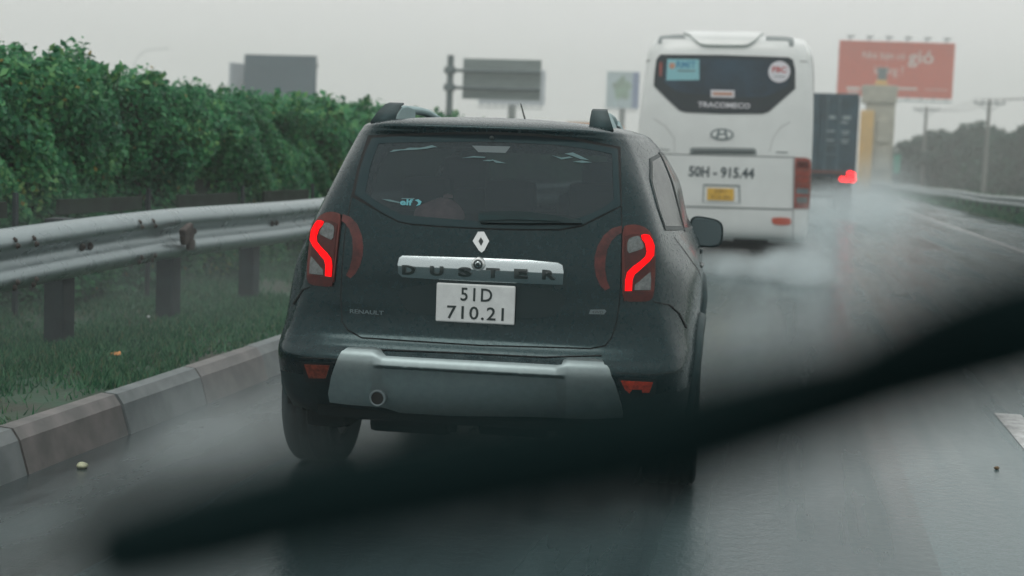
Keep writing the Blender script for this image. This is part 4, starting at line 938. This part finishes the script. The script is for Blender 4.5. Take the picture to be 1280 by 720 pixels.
for x, y in ((-.98, 2.9), (.98, 2.9), (-1.05, 9.0), (1.05, 9.0)): wheel(bus, (x, y, .5), .5, .5 if y < 4 else .30, 1 if x > 0 else -1)
for x in (-.95, .95): mb = MB(); mb.box((x, 2.2, .38), (.52, .015, .5), .005); mb.build('mudflap', M['black'], bus)
for s in (1, -1):
    uv = dens([(5.3, 5.9), (8.6, 5.9), (8.6, 7.9), (5.3, 7.9)], .4) * np.array([s, 1]); patch(bn, 'side_windows', None, M['busfrit'], bus, uvp=uv, off=.008, th=.01, grid=.25)
uv = dens([(8.95, 4.2), (10, 4.2), (10, 8), (8.95, 8)], .3); patch(bn, 'windscreen', None, M['busfrit'], bus, uvp=uv, off=.008, th=.01, grid=.2); patch(bn, 'windscreen', None, M['busfrit'], bus, uvp=uv * np.array([-1, 1]), off=.008, th=.01, grid=.2)
mb = MB(); mb.box((0, 5.2, 3.40), (1.7, 2.8, .18), .07, taper=(.9, .95)); mb.build('air_conditioner', M['bus'], bus)

# ------------------------------------------------------------------ container lorry
tx = .80; TY = 48.5; tk = empty('container_lorry', (tx, TY, 0), 0, 'lorry with dark blue container and glowing red brake lights, right of the white coach', 'lorry')
cz0, cz1, hw = 1.25, 3.98, 1.23
ct = MB(); ct.box((0, 6.1, (cz0 + cz1) / 2), (2 * hw, 12.1, cz1 - cz0), .03)
for s in (-1, 1):
    for k in range(40): ct.box((s * (hw + .01), .35 + k * .3, (cz0 + cz1) / 2), (.03, .14, cz1 - cz0 - .3), .01)
con = ct.build('container', M['cont'], tk)
for x in (-1.05, -.62, -.24, .24, .62, 1.02)[1:5]: mb = MB(); mb.tube([(x, .0, cz0 + .08), (x, .0, cz1 - .06)], .022, 8); mb.box((x, -.005, cz1 - .25), (.07, .05, .10), .01); mb.box((x, -.005, cz0 + .3), (.07, .05, .10), .01); mb.build('locking_bar', M['contbar'], con)
for z in (cz0 + .75, cz0 + 1.05): mb = MB(); mb.box((.43, -.03, z), (.34, .03, .04), .008); mb.box((-.43, -.03, z), (.34, .03, .04), .008); mb.build('door_handle', M['contbar'], con)
for s in (-1, 1): mb = MB(); mb.box((s * .595, .0, (cz0 + cz1) / 2), (1.15, .03, cz1 - cz0 - .16), .012); mb.build('container_door', M['cont'], con)
for (x, z, wd_, h_) in ((.40, 3.20, .20, .10), (.86, 3.20, .26, .11), (.80, 3.04, .22, .06), (.38, 2.75, .26, .05), (.84, 2.75, .26, .05), (.84, 2.66, .2, .04), (.38, 2.45, .24, .05), (.84, 2.47, .26, .05), (.84, 2.38, .2, .04)):
    mb = MB(); mb.box((x, -.025, z), (wd_, .012, h_), .003); mb.build('marking', M['contink'], con)
mb = MB(); mb.box((0, 6, 1.12), (1.0, 12.2, .22), .03); mb.box((0, .3, 1.08), (2.3, .5, .16), .03); mb.box((0, .05, .62), (2.2, .12, .14), .02); mb.box((-.8, .1, .85), (.08, .1, .4), .01); mb.box((.8, .1, .85), (.08, .1, .4), .01); mb.build('chassis', M['under'], tk)
for x in (-1, 1):
    for y in (1.9, 3.2, 12.0): wheel(tk, (x * .95, y, .5), .5, .5, x)
mb = MB(); mb.box((0, 13.6, 1.75), (2.4, 2.0, 2.4), .15); mb.build('cab', M['cont'], tk)
for x in (-.95, .95): mb = MB(); mb.box((x, 1.28, .55), (.55, .02, .75), .006); mb.build('mudflap', M['black'], tk)
lp = mat('lamp_pod', (.02, .02, .02), .5)
for s in (-1, 1):
    mb = MB(); mb.box((s * .93, -.02, 1.26), (.60, .06, .34), .02); h = mb.build('light_pod', lp, tk)
    if s > 0:
        for x, z, r in ((.82, 1.20, .08), (.98, 1.20, .09), (1.16, 1.21, .10), (1.06, 1.38, .09), (1.17, 1.36, .07)):
            mb = MB(); mb.lathe([(0, -.035), (r * .8, -.03), (r, -.005), (r, .02)], (x, -.055, z), 'Y', 16); mb.build('brake_lamp', M['brake'], h)
mb = MB(); mb.lathe([(0, -.02), (.05, -.015), (.06, .0)], (-.36, -.1, 1.25), 'Y', 14); mb.build('plate_lamp', M['wlamp'], tk)
mb = MB(); mb.box((-.45, -.06, 1.05), (.42, .03, .18), .008); mb.build('number_plate', M['plate'], tk); mb = MB(); mb.box((-.1, -.06, 1.42), (1.9, .03, .08), .008); mb.build('bumper_bar', M['refldim'], tk)

# ------------------------------------------------------------------ billboards, signs, poles
def board(name, px0, py0, px1, py1, px2, py2, px3, py3, Y, dyr, th, m):
    """flat board through four picture corners (tl,tr,br,bl); Y left edge, Y+dyr right edge"""
    a, b, c, d = atY(px0, py0, Y), atY(px1, py1, Y + dyr), atY(px2, py2, Y + dyr), atY(px3, py3, Y)
    zt, zb = (a[2] + b[2]) / 2, (c[2] + d[2]) / 2; xl, xr = (a[0] + d[0]) / 2, (b[0] + c[0]) / 2
    return xl, xr, zb, zt
def make_board(nm, label, cat, Y, dyr, cor, m, col_at=None, th=.5, cr=.5, frame=True):
    xl, xr, zb, zt = board(nm, *cor, Y, dyr, th, m); ang = math.atan2(dyr, xr - xl); wd_ = math.hypot(xr - xl, dyr); xc, yc = (xl + xr) / 2, Y + dyr / 2
    e = empty(nm, (xc, yc, -.1), ang, label, cat); h = zt - zb; zc = (zt + zb) / 2 + .1
    mb = MB(); mb.box((0, 0, zc), (wd_, th, h), .03); p_ = mb.build('panel', m, e)
    mb = MB(); cx_ = 0 if col_at is None else col_at
    mb.tube([(cx_, th * 1.2, 0), (cx_, th * 1.2, zb + .1 + h * .5)], cr, 16); mb.build('column', M['sign_steel'], e)
    if frame:
        mb = MB(); mb.box((0, -th * 1.5, zb - .25), (wd_ * .98, .7, .08), .02)
        for k in range(9): x = -wd_ / 2 + wd_ * (k + .5) / 9; mb.box((x, -th * 1.2, zb - .05), (.08, .08, .5)); mb.box((x, th * .8, zc), (.12, .3, h))
        mb.box((0, th * 1.1, zc + h * .3), (wd_, .25, .2)); mb.box((0, th * 1.1, zc - h * .3), (wd_, .25, .2)); mb.build('catwalk', M['sign_steel'], e)
    return e, p_, wd_, h, zc
e, rp, bw_, bh_, bz_ = make_board('red_billboard', 'large red billboard with pale lettering behind the yellow and grey concrete pier', 'billboard', 150, 1.1, (1050, 47.5, 1193.5, 57.5, 1189, 128.5, 1046, 115), M['redboard'], -.5)
for k in range(6): mb = MB(); x = -bw_ / 2 + bw_ * (k + .5) / 6; mb.tube([(x, 0, bz_ + bh_ / 2), (x, -.9, bz_ + bh_ / 2 + .35)], .06, 6); mb.box((x, -1.0, bz_ + bh_ / 2 + .35), (.7, .25, .15), .03); mb.build('floodlight', M['sign_steel'], e)
tp = lambda s, u, v, h, wd_, bold=0.: text_plane('board_lettering', s, ((u - .5) * bw_, -.255, bz_ + (.5 - v) * bh_), (1, 0, 0), (0, 0, 1), h * bh_, wd_ * bw_, M['letter'], rp, .01, bold)
tp('Nhà bạn có', .39, .27, .17, .37); tp('gió', .71, .30, .30, .22, .01); tp('không ?', .44, .54, .20, .25)
for (u, v, wd_, h_) in ((.14, .86, .12, .05), (.14, .93, .10, .03), (.60, .84, .19, .04), (.86, .84, .2, .012)): mb = MB(); mb.box(((u - .5) * bw_, -.26, bz_ + (.5 - v) * bh_), (wd_ * bw_, .03, h_ * bh_), .005); mb.build('small_print', M['letter'], rp)
e, _, w2, h2, z2 = make_board('grey_billboard', 'dark grey blank back of a billboard rising above the hedge', 'billboard', 95, 0, (307, 66.5, 396, 71.5, 394, 128, 305, 126), M['bback'], 0, .3, .3)
mb = MB(); mb.box((0, 0, 0), (2.6, .2, h2 * .82), .03); o = mb.build('second_panel', M['bpale'], e); o.location = (-w2 / 2 - .42, 1.0, z2 - .3); o.rotation_euler = (0, 0, math.radians(62))
e, gp, w3, h3, z3 = make_board('picture_billboard', 'small billboard with a green tree on pale blue, left of the white coach', 'billboard', 190, 0, (760, 88.5, 800, 91, 797.5, 137, 756.5, 134), M['skyb'], 0, .4, .4)
mb = MB(); mb.box((w3 * .40, -.21, z3), (w3 * .19, .03, h3 * .98), .004); mb.build('blue_band', M['blueb'], gp)
bm = bmesh.new(); bmesh.ops.create_circle(bm, cap_ends=True, segments=40, radius=1)
for v in bm.verts: a = math.atan2(v.co.y, v.co.x); r = 1 + .16 * math.sin(a * 5) + .1 * math.sin(a * 9 + 1); v.co = Vector((v.co.x * r * w3 * .26, -.235, v.co.y * r * h3 * .30))
me = bpy.data.meshes.new('printed_tree'); bm.to_mesh(me); bm.free(); o = link('printed_tree', me, M['greenb'], gp); o.location = (-w3 * .02, 0, z3 + h3 * .04)
sm = o.modifiers.new('s', 'SOLIDIFY'); sm.thickness = .02
# cantilever road sign seen from behind
SY = 62; P4 = [atY(*q_, SY) for q_ in ((579, 70), (677, 77), (674, 128), (577, 122))]; pb = atY(559.5, 150, SY); ptp = atY(565, 69, SY)
sx = (pb[0] + ptp[0]) / 2; e = empty('gantry_sign', (sx, SY, .18), 0, 'back of a grey slatted road sign held by two arms on a tall post', 'road sign')
mb = MB(); mb.tube([(0, 0, 0), (0, 0, ptp[2] - .18)], .15, 12); mb.build('post', M['sign_steel'], e)
x0, x1 = (P4[0][0] + P4[3][0]) / 2 - sx, (P4[1][0] + P4[2][0]) / 2 - sx; zt, zb = (P4[0][2] + P4[1][2]) / 2 - .18, (P4[2][2] + P4[3][2]) / 2 - .18
mb = MB(); 
for k in range(9): mb.box(((x0 + x1) / 2, .10, zb + (zt - zb) * (k + .5) / 9), (x1 - x0, .05, (zt - zb) / 9 - .02), .008)
mb.box(((x0 + x1) / 2, .145, (zb + zt) / 2), (x1 - x0 - .02, .02, zt - zb - .02)); mb.build('panel', M['signback'], e)
for t in (.31, .73): mb = MB(); mb.tube([(-.25, -.1, zt - (zt - zb) * t), (x1, -.1, zt - (zt - zb) * t)], .075, 8); mb.box((0, -.05, zt - (zt - zb) * t), (.45, .3, .3), .03); mb.build('arm', M['sign_steel'], e)
e, _, w5, h5, z5 = make_board('distant_billboard', 'pale billboard on a steel column half hidden behind the slatted road sign', 'billboard', 160, 0, (600, 84, 682, 90, 680, 134, 598, 128), M['bpale'], None, .4, .45)
# orange fascia of a low forecourt roof behind the car
a_ = atY(713, 154, 75); b_ = atY(760, 158, 75); e = empty('forecourt_canopy', ((a_[0] + b_[0]) / 2 + 0, 76, -.1), 0, 'low flat forecourt roof with an orange edge just above the roof of the black car', 'canopy')
mb = MB(); mb.box((0, 1.5, a_[2] - .05), (2.6, 4, .34), .02); mb.build('roof', M['wallorange'], e); mb = MB(); mb.box((0, 1.5, a_[2] + .16), (2.5, 3.8, .06), .01); mb.build('roof_deck', M['conc'], e)
for x in (-1.1, 1.1):
    for y in (0, 3): mb = MB(); mb.box((x, y, (a_[2] - .2) / 2), (.18, .18, a_[2] - .2), .01); mb.build('column', M['pole'], e)
# concrete pier with a yellow panel
PY = 130; a_ = atY(1079, 104, PY); b_ = atY(1121, 107, PY); gx = (a_[0] + b_[0]) / 2; W_ = b_[0] - a_[0]; H_ = a_[2]
e = empty('concrete_pier', (gx, PY, -.1), 0, 'tall grey concrete pier with a yellow strip, in front of the red billboard', 'pier')
mb = MB(); mb.box((.15, 0, H_ * .42), (W_ - .45, 2.2, H_ * .86), .05); mb.build('shaft', M['conc'], e)
mb = MB(); mb.box((0, 0, H_ - .85), (W_, 2.6, 1.5), .08, taper=(1.04, 1)); mb.build('capital', M['conc'], e)
mb = MB(); mb.box((-W_ / 2 + .45, -1.35, H_ * .38), (1.15, .3, H_ * .74), .04); mb.build('yellow_panel', M['yel'], e)
mb = MB(); mb.box((.5, -1.2, H_ * .56), (1.1, .3, 1.9), .05); mb.box((.5, -1.2, H_ * .30), (1.1, .3, 1.9), .05); mb.build('raised_block', M['conc'], e)
c_ = (atY(1101, 86, PY)[2], atY(1101, 104, PY)[2]); mb = MB(); mb.box((.1, 0, H_ + .15), (1.15, 1, .5), .06, taper=(.7, 1)); mb.build('yellow_base', M['yel'], e)
mb = MB(); mb.box((.15, 0, H_ + .85), (.75, .8, 1.0), .06); mb.box((.15, 0, H_ + 1.35), (.95, .9, .16), .03); mb.build('lamp_head', M['grey'], e)
# utility poles with wires
def upole(pxt, pyt, pxb, Y, label, sc=1.):
    t = atY(pxt, pyt, Y); b = atY(pxb, 232, Y); x = (t[0] + b[0]) / 2; h = t[2] + .1; e = empty('utility_pole', (x, Y, -.1), 0, label, 'utility pole', 'utility poles along the right verge')
    mb = MB(); mb.tube([(0, 0, 0), (0, 0, h)], [.19 * sc, .12 * sc], 12); mb.build('pole', M['pole'], e)
    mb = MB(); mb.box((0, -.15, h - .35), (2.3, .10, .12), .01); mb.tube([(-.8, -.15, h - .4), (0, -.15, h - 1.0)], .03, 6); mb.tube([(.8, -.15, h - .4), (0, -.15, h - 1.0)], .03, 6); mb.build('crossarm', M['sign_steel'], e)
    for x_ in (-1.08, -.5, .5, 1.08): mb = MB(); mb.lathe([(.03, 0), (.06, .03), (.04, .09), (.07, .12), (.03, .22), (0, .24)], (x_, -.15, h - .29), 'Z', 10); mb.build('insulator', M['grey'], e)
    return x, h - .15
pA = upole(1237, 124, 1230, 118, 'nearer and taller utility pole standing among the trees at the right'); pB = upole(1157.5, 133, 1153, 145, 'farther utility pole with a crossarm standing below the red billboard')
wr = empty('power_line', (pA[0], 118, pA[1]), 0, 'thin overhead wires strung between the two utility poles at the right', 'power line')
for dx in (-1.08, -.5, .5, 1.08):
    mb = MB(); pts = []
    for (xa, za, ya), (xb, zb_, yb) in (((pB[0], pB[1], 150), (pA[0], pA[1], 118)), ((pA[0], pA[1], 118), (pA[0] + 10, pA[1] + .3, 80))):
        for k in range(12): t = k / 11; pts.append((xa + (xb - xa) * t + dx - pA[0], ya + (yb - ya) * t - 118 - .15, za + (zb_ - za) * t - .5 * math.sin(PI * t) - pA[1]))
    mb.tube(pts, .012, 5); mb.build('wire', M['wire'], wr)
# street lamp with a curved arm above the hedge
LY = 170; b = atY(168, 92, LY); t = atY(169, 74, LY); t2 = atY(182, 63, LY); t3 = atY(206, 60.5, LY)
e = empty('street_lamp', (b[0], LY, -.1), 0, 'thin faint street lamp with a curved arm above the hedge', 'street lamp')
mb = MB(); mb.tube([(0, 0, 0), (0, 0, t[2] - .3), (t[0] - b[0] + .1, 0, t[2] + .1), (t2[0] - b[0], 0, t2[2] + .1), (t3[0] - b[0], 0, t3[2] + .1)], [.08, .05, .045, .04, .035], 8); mb.build('pole', M['signback'], e)
mb = MB(); mb.box((t3[0] - b[0] + .2, 0, t3[2] + .1), (.6, .2, .1), .03); mb.build('lamp_head', M['signback'], e)
# green marker at the foot of the pier
q_ = atY(1121, 205, 112); e = empty('marker_sign', (q_[0], 112, 0), 0, 'small green sign on a post at the foot of the concrete pier', 'sign')
mb = MB(); mb.tube([(0, 0, -.1), (0, 0, q_[2] + .6)], .05, 8); mb.build('post', M['sign_steel'], e); mb = MB(); mb.box((0, -.08, q_[2]), (.5, .04, 1.4), .01); mb.build('panel', mat('green_sign', (.05, .28, .20), .5), e)

# ------------------------------------------------------------------ trees beyond the right guardrail
def tree(x, y, h, r, label, seed, nl=2600):
    R0 = np.random.default_rng(seed); e = empty('tree', (x, y, -.12), 0, label, 'tree', 'trees beyond the right guardrail')
    mb = MB(); mb.tube([(0, 0, 0), (.05, 0, h * .25), (.12, .1, h * .5), (.1, .1, h * .85)], [.20, .16, .11, .03], 8)
    cl = []
    for k in range(9):
        a = R0.uniform(0, 2 * PI); z0 = h * R0.uniform(.18, .6); L_ = r * R0.uniform(.55, .95); z1 = z0 + h * R0.uniform(.10, .32)
        mb.tube([(.08, .05, z0), (math.cos(a) * L_ * .5, math.sin(a) * L_ * .5, (z0 + z1) / 2 + .2), (math.cos(a) * L_, math.sin(a) * L_, z1)], [.07, .05, .02], 5); cl.append((math.cos(a) * L_, math.sin(a) * L_, z1, r * R0.uniform(.35, .5)))
    mb.build('trunk', M['bark'], e)
    for k in range(16): a = R0.uniform(0, 2 * PI); q = R0.uniform(0, .7) * r; z = h * R0.uniform(.10, .93); q *= (1 - max(0, z / h - .5)); cl.append((math.cos(a) * q, math.sin(a) * q, min(z, h - .5), r * R0.uniform(.28, .48)))
    cl = np.array(cl); i = R0.integers(0, len(cl), nl); d = R0.normal(size=(nl, 3)); d /= np.linalg.norm(d, axis=1, keepdims=True); rr = R0.random(nl) ** .35
    P = cl[i, :3] + d * (cl[i, 3] * rr)[:, None] * (1, 1, .8); P[:, 2] = np.maximum(P[:, 2], .15)
    leaf_cloud('crown', P, R0.uniform(.22, .42, nl), M['tree'], e, d, np.clip(R0.random(nl) * .6 + (i % 5) * .08, 0, 1))
# (px at crown centre, py top, Y, label)
TL = [(1132, 178, 150, 'leftmost low tree of the far right row, beside the concrete pier'), (1148, 172, 148, 'low round tree just left of the farther utility pole'), (1170, 166, 146, 'dense tree just right of the farther utility pole'),
      (1188, 161, 143, 'peaked tree between the two utility poles, under the red billboard corner'), (1208, 158, 138, 'tall tree just left of the nearer utility pole'), (1226, 153, 134, 'tallest tree, rising directly behind the nearer utility pole'),
      (1246, 162, 130, 'lower tree just right of the nearer utility pole'), (1266, 157, 126, 'broad dark tree near the right end of the row'), (1290, 158, 122, 'rightmost tree, cut by the edge of the picture')]
for k, (px, pt, Y, lab) in enumerate(TL):
    t = atY(px, pt, Y); tree(t[0], Y, t[2] + .25, 2.1 if k else 1.6, lab, 50 + k)
# low scrub behind, fading
n = 12000; P = np.stack([rng.uniform(14, 60, n), rng.uniform(120, 175, n), rng.uniform(0, 3.0, n)], -1); P[:, 2] *= (.7 + .3 * np.sin(P[:, 0] * .9 + P[:, 1] * .3))
tag(leaf_cloud('scrub', P, rng.uniform(.3, .5, n), M['tree']), 'low dense green scrub filling the ground under the right hand trees', 'scrub', kind='stuff')

# ------------------------------------------------------------------ haze and spray
mn = MB(); mn.box((0, 240, 17), (420, 560, 36.4)); hz = mn.build('haze', None); hz.data.materials.clear()
hm = bpy.data.materials.new('haze_air'); hm.use_nodes = True; nt = hm.node_tree; nt.nodes.remove(nt.nodes['Principled BSDF'])
pv = nt.nodes.new('ShaderNodeVolumePrincipled'); pv.inputs['Color'].default_value = (.92, .95, .93, 1); pv.inputs['Density'].default_value = .0027; pv.inputs['Anisotropy'].default_value = .2
nt.links.new(pv.outputs[0], nt.nodes['Material Output'].inputs['Volume']); hz.data.materials.append(hm); tag(hz, 'pale rain haze filling the air above the motorway', 'haze', kind='stuff')
def spray(name, loc, sc, dens_, nsc, lo, label, rz=0, seed=0, flat=.0):
    m = bpy.data.materials.new(name); m.use_nodes = True; nt = m.node_tree; N = nt.nodes.new; L = nt.links.new; nt.nodes.remove(nt.nodes['Principled BSDF'])
    v = N('ShaderNodeVolumePrincipled'); v.inputs['Color'].default_value = (.86, .965, .985, 1); v.inputs['Anisotropy'].default_value = .1
    tc = N('ShaderNodeTexCoord'); ln = N('ShaderNodeVectorMath'); ln.operation = 'LENGTH'; L(tc.outputs['Object'], ln.inputs[0])
    f = N('ShaderNodeMapRange'); f.interpolation_type = 'SMOOTHSTEP'; f.inputs[1].default_value = 1; f.inputs[2].default_value = .25; f.inputs[3].default_value = 0; f.inputs[4].default_value = 1; L(ln.outputs['Value'], f.inputs[0])
    mp = N('ShaderNodeMapping'); mp.inputs['Scale'].default_value = [a * nsc for a in sc]; mp.inputs['Location'].default_value = (seed, seed * 2, 0); L(tc.outputs['Object'], mp.inputs[0])
    n = N('ShaderNodeTexNoise'); n.inputs['Scale'].default_value = 1; n.inputs['Detail'].default_value = 3; L(mp.outputs[0], n.inputs['Vector'])
    r = N('ShaderNodeMapRange'); r.inputs[1].default_value = lo; r.inputs[2].default_value = .75; r.inputs[3].default_value = 0; r.inputs[4].default_value = dens_; L(n.outputs['Fac'], r.inputs[0])
    mu = N('ShaderNodeMath'); mu.operation = 'MULTIPLY'; L(f.outputs[0], mu.inputs[0]); L(r.outputs[0], mu.inputs[1]); L(mu.outputs[0], v.inputs['Density']); L(v.outputs[0], nt.nodes['Material Output'].inputs['Volume'])
    bm = bmesh.new(); bmesh.ops.create_uvsphere(bm, u_segments=24, v_segments=14, radius=1); me = bpy.data.meshes.new(name); bm.to_mesh(me); bm.free()
    o = link(name, me, m); o.location = loc; o.scale = sc; o.rotation_euler = (0, 0, rz); tag(o, label, 'spray', 'spray thrown up by the wheels', 'stuff'); return o
spray('road_spray', (-.9, 20.0, .02), (1.8, 1.6, .34), 3.2, 2.2, .36, 'white water spray boiling under the rear of the white coach')
spray('road_spray', (.05, 19.3, .12), (.62, 1.7, .42), 3.4, 2.6, .34, 'bright puff of spray thrown out beside the right rear wheel of the white coach', seed=3)
spray('road_spray', (1.4, 43, .4), (2.4, 8, 1.0), .26, .5, .25, 'mist of spray hanging behind the wheels of the container lorry', seed=5)
spray('road_spray', (3.0, 58, .8), (2.6, 14, 1.8), .09, .4, .25, 'thin mist drifting off the lorry over the right shoulder', seed=8)
spray('road_spray', (-2.35, 6.25, .08), (.75, 1.1, .48), 1.1, 2.2, .30, 'thin spray swirling round the left rear wheel of the black car', seed=11)
spray('road_spray', (-1.2, 6.2, .03), (1.1, 1.3, .28), .8, 2.4, .34, 'low spray on the road under the rear bumper of the black car', seed=14)
spray('road_spray', (-.05, 9.5, .1), (.9, 4.5, .5), .2, 1.2, .3, 'thin mist trailing beside the right side of the black car', seed=17)

spray('road_spray', (.40, 18.9, .45), (.55, 1.8, .85), .8, 1.6, .30, 'thin tall mist rising at the lower right corner of the white coach', seed=21)
spray('road_spray', (2.0, 58, .4), (3.8, 36, 1.2), .06, .25, .2, 'thin sheet of mist lying over the wet road in the distance', seed=24)
spray('road_spray', (-4.6, 9.5, .3), (2.3, 5.0, 1.1), .085, .9, .2, 'thin veil of spray drifting over the grass verge at the left', seed=27)
# ------------------------------------------------------------------ the photographer's own wiper, far out of focus
wc = atD(1750, 520, .26)
wi = empty('windscreen_wiper', tuple(wc), 0, "blurred black windscreen wiper slanting across the whole foreground", 'wiper')
def strip(name, cl, m, prof, parent):
    """cl: (px,py,distance,half width in px); a rounded bar through real points about 0.3 m from the eye"""
    V = []; Fc = []; n = 12; cl = np.array(cl, float)
    t = np.linspace(0, len(cl) - 1, (len(cl) - 1) * 6 + 1); Q = np.stack([np.interp(t, np.arange(len(cl)), cl[:, k]) for k in range(4)], 1)
    P = np.array([atD(a, b, d) for a, b, d, _ in Q]); T = np.gradient(P, axis=0); T /= np.linalg.norm(T, axis=1, keepdims=True)
    for i in range(len(P)):
        vd = (EYE - P[i]); vd -= vd @ T[i] * T[i]; vd /= np.linalg.norm(vd); up = np.cross(T[i], vd); r = Q[i, 3] / F * Q[i, 2]
        for k in range(n): a = 2 * PI * k / n; V.append(P[i] + up * math.cos(a) * r + vd * math.sin(a) * r * prof - wc)
        if i:
            for k in range(n): Fc.append(((i - 1) * n + k, (i - 1) * n + (k + 1) % n, i * n + (k + 1) % n, i * n + k))
    Fc += [tuple(range(n))[::-1], tuple(range(len(V) - n, len(V)))]; return from_py(name, V, Fc, m, parent, smooth=True)
strip('blade', [(106, 698, .35, 44), (150, 688, .35, 60), (260, 660, .35, 68), (400, 624, .35, 70), (640, 580, .35, 71), (860, 541, .34, 70), (1000, 502, .33, 68), (1100, 476, .32, 62), (1280, 430, .31, 62), (1500, 380, .28, 50)], M['wiper'], .6, wi)
strip('arm', [(880, 522, .30, 26), (1010, 484, .275, 42), (1100, 442, .25, 58), (1200, 404, .225, 80), (1300, 380, .205, 98), (1500, 410, .22, 66), (1750, 520, .26, 34)], M['wiper'], .5, wi)
mb = MB(); mb.lathe([(0, -.02), (.018, -.02), (.020, .0), (.020, .05)], (0, 0, 0), 'Y', 20); mb.build('pivot', M['wiper'], wi)
